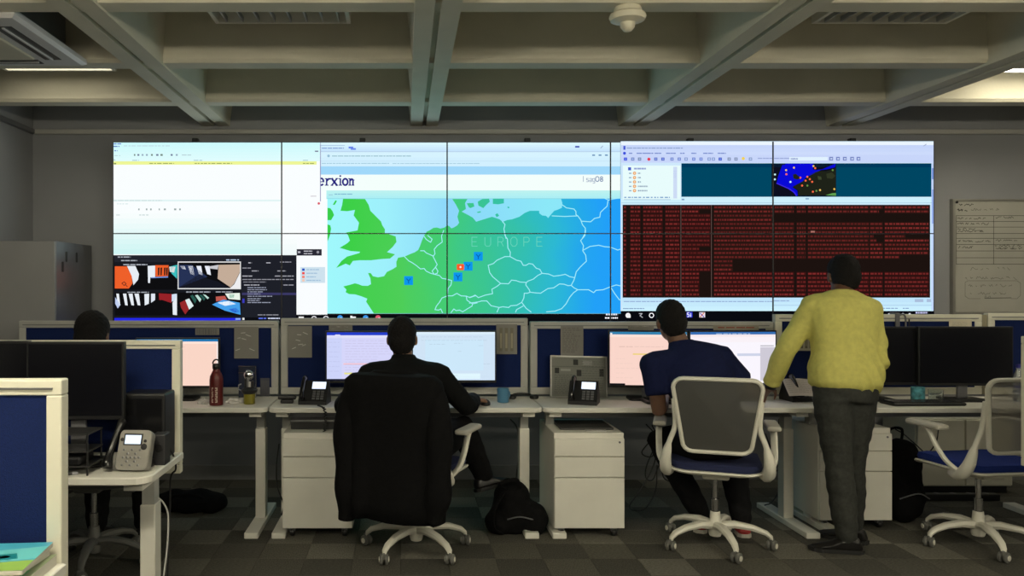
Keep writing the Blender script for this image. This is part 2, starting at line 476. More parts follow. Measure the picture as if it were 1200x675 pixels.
# mail window, top left
c = newc(1)
c.rect(133, 167, 375.5, 299, (250, 254, 255)); c.up()
c.vgrad(133, 167, 375.5, 189, (205, 250, 252), (225, 253, 254)); c.rect(133, 189, 371, 193, (238, 246, 150))
c.vgrad(133, 250, 329, 298, (250, 254, 254), (205, 245, 243), 8); c.rect(133, 234, 329, 236, (225, 245, 245))
c.vgrad(331, 280, 348, 299, (250, 254, 254), (240, 250, 250), 3)
c.rect(375, 167, 376, 236, (150, 150, 190)); c.up()
c.words(133, 142, 168, 1.2, (100, 130, 210)); c.words(133, 140, 171, 1.2, (90, 120, 200)); c.words(134, 138, 176, 1.2, (110, 140, 210)); c.words(145, 200, 170.5, .9, (190, 215, 225))
for x in (157, 161, 166, 171, 177, 183, 188, 200, 206): c.rect(x, 180.5, x + random.uniform(1.5, 3), 182.6, random.choice([(110, 130, 120), (150, 170, 190), (110, 120, 150)]))
c.words(213, 224, 181.3, .8, (170, 190, 200)); c.words(134, 141, 182, .8, (180, 210, 215))
for x, y, l in ((133, 187, 3), (155, 187.5, 8), (227, 187.5, 10), (355, 187.5, 6)): c.words(x, x + l, y, .8, (150, 180, 190))
c.words(175, 204, 191, 1, (150, 160, 90)); c.words(228, 272, 191, 1, (150, 160, 90)); c.words(355, 369, 191, 1, (150, 160, 90)); c.rect(133.5, 191, 136, 192.5, (110, 130, 80))
c.words(133, 190, 234.6, .8, (200, 215, 215)); c.words(137, 150, 238.5, .8, (200, 225, 225))
for x in (162, 171, 176, 186, 192, 204, 210): c.rect(x, 244.3, x + random.uniform(1.2, 2.6), 246.4, (150, 165, 165))
c.words(136, 141, 251.5, .9, (190, 205, 205)); c.words(163, 174, 251.5, .9, (185, 205, 205)); c.words(364, 371, 229.5, .8, (190, 180, 190)); c.rect(369, 176.5, 373, 178, (120, 125, 150))
c.disc(373.6, 238.4, 1.5, (222, 90, 105))
done(c, 'mail_window')
# camera window, bottom left
c = newc(1); K = 4.615; q = lambda pts: [(125 + x / K, 280 + y / K) for x, y in pts]
c.rect(133.5, 299, 347.5, 375, (24, 26, 32)); c.up()
c.rect(283, 300, 347, 372, (30, 32, 40)); c.rect(134, 372.6, 282, 376.5, (35, 40, 225)); c.rect(134, 299, 283, 307, (34, 36, 44))
for a in (((42,145),(382,275)), ((386,125),(726,272)), ((44,290),(382,415)), ((386,290),(726,415))):
    (xa, ya), (xb, yb) = q(a); c.rect(xa, ya, xb, yb, (14, 14, 16))
c.up(); OR = (238, 96, 42); WH = (232, 238, 245)
c.poly(q([(44,148),(110,148),(135,200),(140,240),(120,268),(44,268)]), OR); c.poly(q([(110,146),(155,146),(175,190),(170,220),(145,250),(135,200)]), WH)
c.poly(q([(222,146),(262,144),(262,208),(236,208),(234,238),(224,238)]), WH); c.poly(q([(262,142),(335,142),(332,200),(264,204)]), OR); c.poly(q([(240,207),(332,202),(332,209),(240,212)]), (120, 150, 220))
c.poly(q([(340,150),(382,140),(380,215),(352,188)]), (60, 190, 190)); c.poly(q([(338,150),(372,150),(365,182),(342,178)]), (225, 225, 225))
c.poly(q([(390,140),(460,140),(500,170),(545,205),(380,268),(388,260)]), (38, 50, 85)); c.poly(q([(390,262),(500,190),(545,215),(600,230),(660,262),(660,270),(390,270)]), (22, 24, 34))
c.poly(q([(605,140),(722,138),(720,180),(690,240),(670,262),(600,215)]), (196, 172, 152)); c.poly(q([(722,180),(724,268),(665,268),(690,245)]), (238, 238, 240))
for x in (395, 440, 485, 530): c.poly(q([(x,146),(x+26,146),(x+34,196 if x > 430 else 165),(x+14,190 if x > 430 else 162)]), (235, 240, 250))
c.poly(q([(545,150),(605,140),(600,165),(560,160)]), (200, 200, 205))
for x, wd in ((52, 22), (88, 26), (118, 30), (150, 32)): c.poly(q([(x,296),(x+wd-8,296),(x+wd,360),(x+wd-14,358)]), WH)
c.poly(q([(46,315),(75,355),(60,376),(46,350)]), (190, 205, 240)); c.poly(q([(204,298),(230,296),(228,350),(206,360)]), WH); c.poly(q([(240,296),(262,296),(262,330),(240,345)]), (225, 232, 245))
c.poly(q([(282,294),(352,298),(350,346),(300,330),(284,330)]), (150, 34, 40)); c.poly(q([(356,345),(380,300),(380,412),(358,410)]), WH); c.poly(q([(352,300),(380,296),(370,330),(352,340)]), (210, 225, 245))
c.poly(q([(396,345),(425,330),(446,380),(425,408),(402,372)]), (150, 40, 42)); c.poly(q([(425,330),(446,322),(470,362),(446,382)]), (225, 240, 240))
for k, x in enumerate((452, 478, 500, 520)): c.poly(q([(x,308+k*-3),(x+14,302),(x+34,330-k*4),(x+26,350-k*8)]), (190, 225, 215) if k % 2 else (40, 90, 80))
c.poly(q([(570,355),(630,328),(720,345),(724,410),(640,388)]), (70, 160, 235)); c.poly(q([(600,345),(660,335),(700,352),(640,362)]), (235, 245, 255)); c.poly(q([(590,312),(640,308),(650,328),(592,338)]), (190, 90, 80))
c.poly(q([(640,295),(720,292),(722,330),(660,325)]), (235, 245, 235)); c.poly(q([(660,300),(690,300),(688,318),(664,318)]), (90, 170, 140)); c.poly(q([(660,380),(700,372),(720,395),(690,400)]), (30, 70, 200))
c.up()
for k in (277, 291, 310, 322): c.poly(q([(k,156),(k+9,154),(k+7,196),(k,198)]), (30, 25, 25))
for (xa, ya), (xb, yb) in (q([(384,122),(726,128)]), q([(384,266),(726,272)]), q([(384,122),(389,272)]), q([(721,122),(726,272)])): c.rect(xa, ya, xb, yb, (228, 228, 228))
for (xa, ya), (xb, yb) in (q([(60,95),(130,101)]), q([(78,114),(165,120)]), q([(90,136),(220,142)]), q([(112,286),(228,291)]), q([(430,284),(560,290)]), q([(590,284),(680,289)])): c.words(xa, xb, ya, yb - ya, (170, 175, 185), gap=.8)
c.words(265, 280, 304, 1.3, (190, 210, 235)); c.line(q([(82,240),(95,232),(105,242),(95,252),(82,240)]), .8, (90, 40, 30)); c.line(q([(102,248),(112,258)]), .8, (90, 40, 30))
for y, x0, x1, cc in ((307.5, 291, 295, 200), (307.5, 312, 317, 190), (306.6, 328, 342, 150), (313.6, 284, 294, 150), (317, 295, 303, 170), (317, 325, 335, 170), (323, 284, 296, 190), (323, 322, 345, 170), (327, 284, 344, 150), (330, 285, 312, 130), (333.5, 286, 304, 190), (333.5, 332, 344, 160), (368.5, 302, 327, 150)):
    c.words(x0, x1, y, 1.0, (cc, cc, cc + 10), gap=.7)
for y in (336.5, 339, 341.5, 344, 346.7, 349.5, 351.8, 354): c.words(290, 290 + random.uniform(14, 30), y, 1.0, (150, 155, 175), gap=.6)
c.rect(283.5, 343, 347.5, 345.8, (58, 56, 100)); c.rect(284, 350, 286.5, 355, (60, 60, 190)); c.words(303, 312, 372.3, 1.6, (90, 110, 220)); c.words(314, 328, 372.3, 1.6, (200, 205, 230), gap=.6)
c.rect(276, 372.8, 282, 374.8, (140, 170, 240)); c.rect(284, 372.4, 286.5, 375, (230, 230, 230))
done(c, 'camera_window')
# side panel beside the map
c = newc(1)
c.rect(347.5, 236, 383.6, 369, (250, 253, 255)); c.rect(376, 170, 384, 236, (252, 254, 255)); c.up()
c.rect(347.5, 292, 377, 299.5, (40, 40, 52)); c.rect(352, 313, 381, 331.5, (206, 226, 238)); c.up()
c.rect(349, 294.5, 352, 296.5, (190, 190, 200)); c.words(356, 366, 293.8, 1, (210, 210, 220), gap=.5); c.words(356, 366, 296.8, 1, (200, 200, 210), gap=.5); c.disc(372.5, 295.5, 1.6, (150, 150, 160))
for y, cc in ((316, (30, 80, 190)), (320.2, (240, 70, 70)), (324.5, (245, 130, 110)), (328.5, (245, 200, 180))):
    c.rect(354, y - 1.4, 357, y + 1.4, cc); c.words(359, 359 + random.uniform(11, 19), y - .5, 1, (150, 185, 215), gap=.5)
done(c, 'legend_panel')
# browser window with the heading
c = newc(2)
c.rect(376, 167, 727, 234, (240, 253, 255)); c.up()
c.vgrad(376, 167, 727, 178, (222, 250, 255), (196, 226, 252), 4); c.rect(376, 178, 727, 184.5, (214, 243, 255)); c.rect(376, 184.5, 727, 195, (210, 240, 255))
c.rect(376, 195, 727, 204.6, (160, 216, 250)); c.rect(376, 204.6, 727, 223.2, (244, 255, 252)); c.vgrad(382.5, 223.2, 727, 232.8, (190, 243, 240), (170, 238, 245), 3); c.rect(376, 223.2, 382.5, 234, (248, 255, 255))
c.up()
c.rect(376, 177.5, 727, 178.1, (170, 195, 225)); c.rect(376, 170, 404, 170.6, (150, 180, 220)); c.rect(376, 188.6, 727, 189.1, (190, 220, 240)); c.rect(382.5, 232.5, 727, 233, (130, 205, 220))
c.words(377, 403, 173, 1.2, (130, 160, 215), gap=.6); c.rect(408.5, 171.8, 414, 174, (100, 130, 235)); c.rect(411, 173.5, 417, 175.6, (110, 140, 235))
c.disc(385, 182.7, 1.6, (150, 190, 215)); c.words(389, 482, 182.3, 1.1, (150, 190, 205), gap=.6); c.words(377, 456, 191, .9, (160, 200, 220), gap=.6); c.words(460, 562, 191.2, .8, (160, 200, 220), gap=.6)
c.rect(674, 171, 679, 173, (70, 90, 180)); c.line([(704, 173.5), (706.5, 171)], .7, (130, 150, 190))
for x in (694, 701.5, 709): c.rect(x, 181, x + 3.3, 182.7, (110, 150, 190))
c.words(392, 413, 227, 1, (120, 175, 205), gap=.5); c.words(385, 390, 228, .8, (150, 195, 215))
NV = (38, 34, 128)
def serif(x, y, l=3.2): c.rect(x - l / 2, y - .55, x + l / 2, y + .55, NV)
def ring(x, y, rx, ry, wd, a0=0, a1=360, n=16): c.line([(x + rx * math.cos(math.radians(a0 + (a1 - a0) * k / n)), y + ry * math.sin(math.radians(a0 + (a1 - a0) * k / n))) for k in range(n + 1)], wd, NV)
ring(376.6, 213, 2.5, 3.9, 2.0, -95, 0, 8); ring(376.6, 213, 2.5, 3.9, 2.0, 48, 95, 5); c.rect(375.4, 212.4, 379, 213.5, NV)          # e
c.rect(381.9, 209, 383.7, 217, NV); serif(381.9, 209.4, 2.4); serif(382.8, 217, 4.4); c.line([(383.5, 211.5), (385, 209.6), (387, 209.6)], 2.0, NV)   # r
c.line([(389, 209.4), (394.6, 217)], 2.4, NV); c.line([(394.6, 209.4), (389, 217)], 1.8, NV); serif(389, 209.2, 3); serif(394.8, 209.2, 3); serif(389, 217.1, 3); serif(394.8, 217.1, 3)   # x
c.rect(398, 209, 399.8, 217, NV); serif(397.9, 209.4, 2.4); serif(398.9, 217, 4); c.disc(398.8, 206.3, 1.15, NV)   # i
ring(404.6, 213.2, 2.9, 3.7, 2.1)   # o
c.rect(409.2, 209, 410.9, 217, NV); serif(409.2, 209.4, 2.2); serif(410, 217, 3.6); c.line([(410.8, 211.3), (412, 209.8), (413.4, 210.4), (413.7, 212), (413.7, 217)], 2.0, NV); serif(413.7, 217, 3)   # n
c.disc(415, 211, .6, (90, 110, 190))
stroke_text(c, 'lsag', 683, 206.5, 6.4, .65, (140, 155, 185), 3.7); stroke_text(c, 'O8', 698, 207, 5.6, .85, (100, 120, 165), 5.2)
done(c, 'browser_window')
# map of Europe
c3 = lambda P: [(370 + x / 5.626, 160 + y / 5.626) for x, y in P]
c4 = lambda P: [(370 + x / 5.868, 270 + y / 5.868) for x, y in P]
c5 = lambda P: [(550 + x / 5.626, 160 + y / 5.626) for x, y in P]
c6 = lambda P: [(550 + x / 5.868, 270 + y / 5.868) for x, y in P]
mx = lambda px: at(px, 0, DW).x - vw.location.x
c = newc(3); c.rect(383.6, 232.8, 727.3, 367.5, W)
done(c, 'map_sea', ramp_mat('map_sea', mx(384), mx(727), [(0, (160, 248, 252)), (.2, (158, 240, 252)), (.42, (140, 214, 250)), (.75, (140, 232, 248)), (1, (140, 225, 250))], SCREEN))
LAND = ramp_mat('map_land', mx(384), mx(727), [(0, (52, 205, 74)), (.16, (62, 208, 72)), (.32, (78, 206, 88)), (.48, (66, 204, 120)), (.62, (58, 196, 150)), (.74, (50, 190, 182)), (.85, (44, 184, 212)), (.94, (36, 168, 236)), (1, (34, 160, 248))], SCREEN, .30)
c = newc(4)
c.poly([(402,233),(427.8,233.2),(432,240),(434,247),(441,254),(446.5,259.5),(448,264),(451,268.5),(451,273),(463.7,277),(464.6,283.6),(460,289.6),(453.5,295.5),(463,298),(457,303),(446.7,303.6),(434.8,305),(421,305),(413.5,305.8),(410,311),(405,309),(394,314),(400,306),(406.6,300.7),(421,296.6),(422,295),(411,294.2),(398,290.4),(407,285),(410,282),(408,276),(405.5,272.5),(419,270),(420.7,261),(414.4,252.4),(416,246),(407,247.5),(399,247),(401,240)], W)
c.poly([(383.8,243.5),(387,244),(389.5,247),(391.5,252),(388,258),(383.8,258)], W); c.poly([(383.8,263),(387,264),(388,268),(386.6,276),(383.8,283)], W); c.poly(c3([(112,450),(130,420),(140,425),(125,450)]), W)
c.poly([(438,367.2),(434,361),(429,353.5),(430.5,350),(423,347),(416,345),(409,344.6),(405,342.4),(406,339.5),(402.4,335.6),(409,334),(416,332),(420,333),(424.5,334.8),(431,335),(434.8,333),(434,326),(431.3,320),(434.5,320),(437,323.7),(443,325),(450,323.7),(453.5,318.6),(460,315.5),(464.6,312.6),(464.4,307),(466.5,302),(474,300.7),(480,298),(486,295.6),(490,293),(492,288.7),(494.4,282),(497,276),(500,271.5),(503.3,270),(508,267),(512,266.6),(516,267.8),(521,266.6),(524,264),(526.4,265),(529,267.6),(531.7,266.6),(536,264),(538,261),(536,254),(538,247),(534.4,240),(530,233.2),(547.7,233.2),(545,238),(546,245),(541,248),(549.5,252.4),(554,255),(558,259.8),(567,257),(576.7,254),(585.5,257),(589,260),(594.4,257.8),(600,257),(608.7,254),(615,249.5),(621,247),(631.8,247),(632,250),(635.3,252.4),(640,253),(642.4,255.5),(646,251),(649.5,247),(654,245.5),(658.4,243.5),(659,238),(657.5,233),(727.2,233),(727.2,367.2)], W)
for P in ([(55,430),(85,412),(130,410),(135,430),(112,450),(92,472),(60,455)], [(155,410),(228,410),(228,440),(190,447),(155,444)], [(0,437),(28,448),(30,462),(8,472),(0,466)], [(170,515),(185,505),(197,522),(180,532)], [(250,463),(262,462),(264,472),(255,473)], [(50,497),(75,492),(76,500),(55,504)]): c.poly(c5(P), W)
c.poly(c3([(995,440),(1040,438),(1046,462),(1012,470)]), W)
done(c, 'map_land', LAND)
c = newc(5); BC = (165, 240, 252)
for P in (c4([(610,180),(640,210),(660,220),(690,240),(720,265),(745,262),(760,280),(790,295),(810,300),(850,310),(870,330),(900,335),(935,345),(930,375),(910,400),(905,450),(868,465),(850,495),(830,520),(820,545),(845,548),(860,540),(872,566)]), c4([(720,140),(745,140),(760,155),(805,175),(820,205),(835,235),(820,258),(800,280),(815,302),(835,295),(840,280),(825,255)]), c4([(880,0),(865,40),(870,80),(835,105),(815,130),(820,160),(808,178)]),
          c4([(905,450),(940,450),(970,433),(1000,450),(1035,452),(1040,480),(1078,505),(1075,520),(1045,538),(1010,560),(990,548),(965,552),(950,540),(930,566)]), c4([(1035,452),(1060,462),(1100,448)]), c4([(1078,505),(1110,498)]),
          c6([(0,460),(20,455),(40,445),(62,462),(110,445),(160,435),(155,405),(190,385),(215,365),(270,367),(290,342),(320,345),(350,355),(392,358),(405,348),(440,335),(470,310),(500,295)]), c6([(500,295),(485,268),(460,260),(435,232),(410,228),(390,240),(370,240),(355,212),(325,205),(280,180),(245,180),(190,205),(165,228),(130,240),(140,290),(160,318),(215,365)]), c6([(240,0),(245,35),(262,60),(265,120),(282,150),(280,180)]),
          c6([(500,295),(545,300),(580,315),(620,310),(660,302),(690,318),(725,325),(718,345),(700,378),(680,380),(650,370),(620,368),(580,395),(540,400),(490,432),(460,430),(418,425),(412,408),(388,375),(392,358)]), c6([(418,425),(400,432),(378,432),(375,465),(360,495),(390,535),(425,562)]), c6([(360,495),(325,515),(285,518),(270,530),(230,525),(205,530),(150,518),(120,485),(85,485),(60,492),(0,500)]), c6([(205,530),(190,562)]), c6([(370,520),(325,545),(318,562)]),
          c6([(700,378),(720,395),(745,408),(820,408),(855,428),(870,412),(920,408),(970,388),(1010,375),(1042,382)]), c6([(970,388),(1000,435),(1030,475),(1042,480)]), c6([(745,408),(715,430),(690,460),(665,505),(635,538),(590,555),(530,560)]), c6([(800,0),(795,35),(765,70),(785,105),(780,140),(800,170),(805,212),(780,235),(760,255),(735,285),(725,325)]), c6([(785,135),(830,110),(890,102),(930,112),(970,115),(1020,135),(1042,128)]),
          c5([(612,450),(640,470),(690,478),(703,495),(703,515),(715,523),(630,527),(545,523)]), c5([(715,523),(735,550),(745,580),(765,605),(762,640),(745,672)]), c5([(740,558),(800,562),(825,540),(860,532),(865,500),(885,480),(908,460),(915,418),(890,406)]), c5([(915,420),(945,412),(990,405)]), c5([(218,560),(235,580),(228,610),(235,640),(242,672)]), c4([(745,40),(760,62),(790,82),(800,60),(770,35)])):
    c.line(P, .95, BC)
stroke_text(c, 'EUROPE', 553, 278, 10.5, .7, (110, 215, 190), 15.2)
c.up()
for x, y in ((478.8, 328.8), (560.5, 300.4), (548.6, 312), (536.7, 324.5)):
    c.rect(x - 5.2, y - 5.2, x + 5.2, y + 5.2, (12, 150, 236))
c.poly([(535.8,309.4),(543.2,309.4),(544,310.4),(544,315.4),(543,316.6),(536,316.6),(535.2,315.4),(535.2,310.4)], (250, 92, 44)); c.up()
for x, y in ((478.8, 328.8), (560.5, 300.4), (548.6, 312), (536.7, 324.5)):
    c.line([(x - 2.2, y - 2.2), (x, y + .4), (x + 2.2, y - 2.2)], 1.1, (10, 95, 175)); c.line([(x, y + .4), (x, y + 3)], 1.1, (10, 95, 175))
c.disc(539.6, 313, 1.2, (255, 235, 225), n=8)
done(c, 'map_borders')
# task bar
c = newc(6)
c.rect(283, 368.5, 727.5, 381.3, (10, 11, 16), L=1); c.rect(727.5, 364.5, 1094.5, 381.3, (9, 10, 16), L=1); c.rect(133, 376, 283, 381.3, (12, 12, 18), L=1)
def ringo(x, y, r, cc): c.line([(x + r * math.cos(k * PI / 5), y + r * math.sin(k * PI / 5)) for k in range(11)], 1.0, cc)
c.rect(350, 371, 356, 374.5, (240, 240, 240)); ringo(368, 373.5, 2.8, (235, 235, 240)); ringo(382, 373.6, 3, (235, 235, 240))
for x, cc in ((398.5, (60, 150, 230)), (428.5, (60, 150, 230)), (443, (220, 90, 110))): c.disc(x, 372.6, 3.3, cc); c.disc(x + 1.2, 373.4, 1.4, (225, 235, 245), L=7)
c.rect(410.5, 371, 417, 374.6, (240, 240, 242)); c.rect(410.5, 370, 413, 371.2, (240, 240, 242))
c.words(710, 724, 367.6, 1.9, (235, 235, 245), gap=.6, lo=1.5, hi=3); c.words(709, 724, 371.6, 1.9, (235, 235, 245), gap=.6, lo=1.5, hi=3)
c.disc(736, 369.6, 3, (242, 240, 240)); c.rect(734.5, 369, 739, 372.4, (242, 240, 240)); c.line([(749, 367.5), (752.5, 367.5), (750, 370), (753, 372)], .9, (180, 180, 190)); ringo(763.5, 369.6, 2.6, (240, 240, 245))
c.rect(804.5, 365.6, 811.5, 372, (40, 50, 200)); c.rect(819.5, 366, 826.3, 372, (235, 225, 235)); stroke_text(c, '5i', 805.3, 366.6, 4.6, .9, (235, 235, 255), 3.3, L=7); c.line([(820.5, 371.5), (825, 366.5)], 1, (220, 110, 40), L=7); c.line([(820.5, 367), (825, 371.5)], 1, (90, 60, 180), L=7)
for x in (1042, 1050, 1058, 1066): c.disc(x, 368.4, 1.6, (225, 225, 230), n=8)
c.words(1073, 1087, 365.6, 1.8, (200, 200, 240), gap=.5, lo=1.2, hi=2.6)
done(c, 'task_bar')
# network monitoring window, right
c = newc(1); PB = (206, 224, 250)
c.rect(727.3, 165.5, 1094, 364.5, (206, 232, 252)); c.up()
c.rect(727.5, 166.2, 1094, 170, (235, 245, 255)); c.vgrad(728, 170, 1094, 181.5, (196, 212, 250), (206, 220, 252), 3); c.rect(728, 181.5, 1094, 190.6, (200, 214, 250))
c.rect(730, 194, 797.5, 234, (232, 252, 252)); c.rect(798.5, 191.4, 1091.5, 230.6, (0, 70, 98)); c.rect(1091.5, 191, 1094, 364, (196, 216, 250)); c.rect(728, 231, 1092, 239, (205, 240, 252))
c.rect(729.6, 240, 1090, 348.8, (28, 18, 15)); c.vgrad(729, 349, 1092, 364.4, (190, 226, 250), (205, 242, 255), 3); c.up()
c.rect(789, 195.5, 793.5, 232.5, (205, 220, 245)); c.rect(789.3, 200, 792.8, 208.5, (140, 160, 225)); c.rect(798.5, 191.4, 1091.5, 196, (0, 58, 92)); c.rect(904.2, 191.8, 979.8, 230, (12, 14, 30))
c.rect(1092, 197, 1094, 210, (120, 150, 220)); c.rect(1092, 222, 1094, 262, (150, 175, 235))
c.rect(730.5, 171, 733, 175.5, (70, 90, 210)); c.words(734.5, 800, 173, 1.1, (140, 160, 205), gap=.6); c.disc(731.8, 179.6, 1.8, (60, 80, 220)); 
for x in (737, 746, 756, 767, 780.5, 797, 810, 824, 841): c.words(x, x + random.uniform(4.5, 12), 179, 1.3, (120, 140, 205), gap=.4)
for x, cc in ((733, (50, 70, 215)), (741.5, (110, 130, 190)), (749.5, (110, 130, 170)), (768.5, (90, 110, 190)), (776.8, (80, 100, 190)), (787.5, (110, 130, 200)), (796, (110, 130, 200)), (804, (130, 150, 205)), (813, (110, 130, 205)), (821.5, (110, 130, 205)), (831, (130, 150, 205)), (836, (130, 150, 205)), (844, (60, 85, 190)), (854.5, (120, 135, 170)), (862.5, (120, 135, 170)), (879.5, (130, 150, 195))):
    c.rect(x - 1.9, 184.6, x + 1.9, 188.2, cc); c.rect(x - .9, 185.6, x + 1, 187.2, tuple(min(255, q + 70) for q in cc), L=4)
c.disc(760.4, 186.6, 1.9, (225, 60, 85)); c.disc(871, 185.8, 1.9, (240, 210, 90)); c.words(888, 925, 185, 1.1, (150, 165, 215), gap=.4); c.rect(925, 184, 970, 188.2, (225, 242, 255)); c.words(926.5, 935, 185.2, 2, (140, 155, 205), gap=.4)
for x in (974, 982, 990, 998.5, 1006): c.rect(x - 2.2, 183.8, x + 2.2, 188.2, (120, 135, 195)); c.rect(x - .9, 185.2, x + 1.3, 187, (200, 215, 245), L=4)
c.line([(1082.5, 171), (1085.5, 169)], .8, (150, 165, 200))
c.rect(736, 196, 739.6, 199.6, (70, 90, 200)); c.words(743, 757, 196.6, 2, (150, 165, 215), gap=.3)
for k in range(5):
    y = 203 + 5.1 * k; c.disc(743.6, y, 2, (235, 160, 90)); c.disc(743.6, y, .9, (250, 225, 195), L=4); c.rect(737, y - .6, 740, y + .8, (150, 175, 200)); c.words(747.5, 751 if k < 3 else 759, y - .8, 1.7, (150, 170, 190), gap=.4, lo=1, hi=2)
c.words(731.5, 785, 230.6, 1.4, (130, 165, 205), gap=1.4, lo=1.5, hi=4); c.rect(731, 233.6, 786, 234.2, (150, 180, 210)); c.words(798.8, 802, 233, 1.6, (120, 150, 190)); c.words(944, 949, 232, 1.8, (140, 175, 205)); c.rect(728, 237.5, 1092, 238, (150, 185, 215))
# little map inside it
L4 = lambda P: [(900 + x / 5.854, 155 + y / 5.857) for x, y in P]
c.up(); c.poly(L4([(120,215),(150,215),(100,270),(60,345),(140,380),(190,430),(205,437),(200,400),(165,375),(240,335),(280,285),(330,260),(400,255),(460,240),(465,215),(370,255),(320,262),(260,310),(230,300),(200,250),(180,215),(310,215),(300,265),(240,310),(150,340),(130,300),(110,290),(95,310),(60,340),(90,280)]), (8, 10, 215))
c.poly(L4([(185,218),(312,218),(305,268),(262,300),(228,312),(215,270),(200,245)]), (10, 10, 218)); c.poly(L4([(98,225),(140,220),(120,260),(150,290),(165,275),(160,330),(220,340),(160,380),(110,360),(60,345),(70,300)]), (10, 10, 210))
c.poly(L4([(170,375),(240,335),(285,290),(340,265),(400,268),(465,245),(466,410),(400,432),(205,434),(210,400)]), (30, 34, 24))
c.up(); c.poly(L4([(400,285),(440,275),(462,300),(440,320),(405,315)]), (48, 54, 36)); c.poly(L4([(170,290),(190,285),(228,315),(200,325),(175,318)]), (32, 34, 26)); c.poly(L4([(395,432),(440,418),(466,416),(467,436)]), (95, 160, 80)); c.poly(L4([(340,300),(365,305),(368,325),(345,325)]), (60, 70, 45))
for x, y, cc in ((126,288,0),(124,260,1),(178,243,1),(324,246,0),(222,312,0),(270,306,0),(287,322,0),(258,332,0),(303,340,0),(234,366,0),(270,366,2),(308,408,0),(357,397,1),(332,402,2),(455,390,1),(444,260,2),(47,323,3),(154,341,3),(48,290,3),(312,232,1)):
    (a, b), = L4([(x, y)]); c.disc(a, b, 1.25, [(255, 110, 70), (235, 190, 90), (100, 140, 70), (200, 240, 250)][cc], n=7)
c.line(L4([(60,350),(140,385),(180,412),(195,435)]), 1.2, (60, 40, 235))
# red log lines
c.L = 3; rl = random.Random(5); y = 241.6; row = 0
cols = [(731, 733.5), (739, 750), (754, 776), (780, 796), (799, 832), (837, 905), (908, 930), (934, 944), (947, 1018), (1020, 1034), (1037, 1088)]
while y < 347:
    for (a, b) in cols:
        e = b; 
        if a > 900 and 250.5 < y < 257.5: continue
        if 303 < y < 318 and a >= 830: 
            if a != 837: continue
            e = 858
        if a == 799 and (y > 319 or row in (1, 10)): e = 819
        if a > 1000 and rl.random() < .25 and y < 318: e = a + (b - a) * rl.uniform(.2, .8)
        c.rect(a - .6, y - .7, e + .6, y + 3.6, (52, 18, 17) if a < 800 or y > 319 else (46, 22, 18), L=3)
        k = rl.uniform(.66, .9) * (.92 if 250 < y < 318 and 790 < a < 1000 else 1.0)
        c.words(a, e, y + .4, 2.0, (int(140 * k), int(48 * k), int(46 * k)), L=4, lo=1.2, hi=4.5, gap=1.1, rnd=rl)
    y += 4.86; row += 1
for x in (797.6, 833.4): c.rect(x, 240, x + .6, 348.5, (105, 85, 80), L=5)
c.rect(950, 270.5, 955, 272.5, (170, 110, 100), L=5); c.L = 4
c.words(731, 905, 352.8, 1.1, (150, 175, 215), gap=.7); c.words(907, 925, 352, 1.1, (150, 175, 215), gap=.7); c.words(730, 755, 361, 1.2, (140, 170, 205), gap=.5); c.words(1035, 1052, 360.8, 1, (130, 160, 205)); c.words(1058, 1065, 360.8, 1, (130, 160, 205)); c.rect(1072, 350.5, 1082, 354, (170, 190, 220)); c.rect(1086, 350.5, 1091, 354, (170, 190, 220)); c.rect(905, 357.5, 1092, 358, (160, 190, 225))
done(c, 'network_window')
# seams between the displays
for x in PX[1:-1]:
    a = at(x - .75, PY[2], DW - .006); b = at(x + .75, PY[0], DW - .006)
    MB().box((a.x, DW - .0065, a.z), (b.x, DW + .003, b.z)).build('seam', BEZ, vw, world=True)
a = at(PX[0], PY[1] + .6, DW - .0062); b = at(PX[5], PY[1] - .6, DW - .0062)
MB().box((a.x, DW - .006, a.z), (b.x, DW + .003, b.z)).build('seam', BEZ, vw, world=True)
# ---------------------------------------------------------------- tall cabinet
p = at(65, 282, 5.36)
t = thing('storage_cabinet', 'tall grey metal storage cabinet in the left corner', 'cabinet', ((X0 + p.x) / 2, 5.66, 0))
CAB = mat('cabinet_front', (.30, .30, .30), .5, .1, var=.05, scale=3)
zt = p.z; hw = (p.x - X0) / 2 - .004
MB().box((-hw, -.28, .06), (hw, .33, zt), bev=.006).build('body', GREYM, t)
MB().box((-hw + .01, -.26, 0), (hw - .01, .3, .06)).build('plinth', BLACK, t)
MB().box((-hw + .004, -.30, .07), (hw - .002, -.281, zt - .004), bev=.004).build('door', CAB, t)
for z, y in ((zt - .10, -.12), (zt - .10, .05), (zt - .17, -.18), (zt - .62, .22)):
    MB().box((hw, y - .012, z - .035), (hw + .006, y + .012, z + .035), bev=.003).build('side_slot', BLACK, t)

# ---------------------------------------------------------------- desk screens
def partition(x0, x1, y, z0, z1, rail, label, fm, th=.045, group='desk screens'):
    xc = (x0 + x1) / 2; hw = (x1 - x0) / 2
    t = thing('desk_screen', label, 'partition', (xc, y, z0), group=group)
    h = z1 - z0
    for a, b in (((-hw, 0, h - rail), (hw, th, h)), ((-hw, 0, 0), (hw, th, rail))): MB().box(a, b, bev=.004).build('rail', fm, t)
    for a, b in (((-hw, 0, rail), (-hw + rail, th, h - rail)), ((hw - rail, 0, rail), (hw, th, h - rail))): MB().box(a, b, bev=.004).build('post', fm, t)
    g = rail * .55
    mb = MB()
    for a, b in (((-hw + g, -.004, h - rail * .62), (hw - g, .002, h - rail * .5)),): mb.box(a, b)
    mb.build('rail_groove', GREYM, t)
    MB().box((-hw + rail, .006, rail), (hw - rail, th - .006, h - rail)).build('fabric_panel', BLUE, t)
    return t
PD = 5.19
zp = lambda py: at(0, py, PD).z
xp = lambda px: at(px, 0, PD).x
FR = mat('screen_frame', (.42, .42, .39), .4, var=.04, scale=8)
partition(xp(22), xp(326), PD, .745, zp(376), .045, 'blue desk screen in front of the tall grey cabinet', FR)
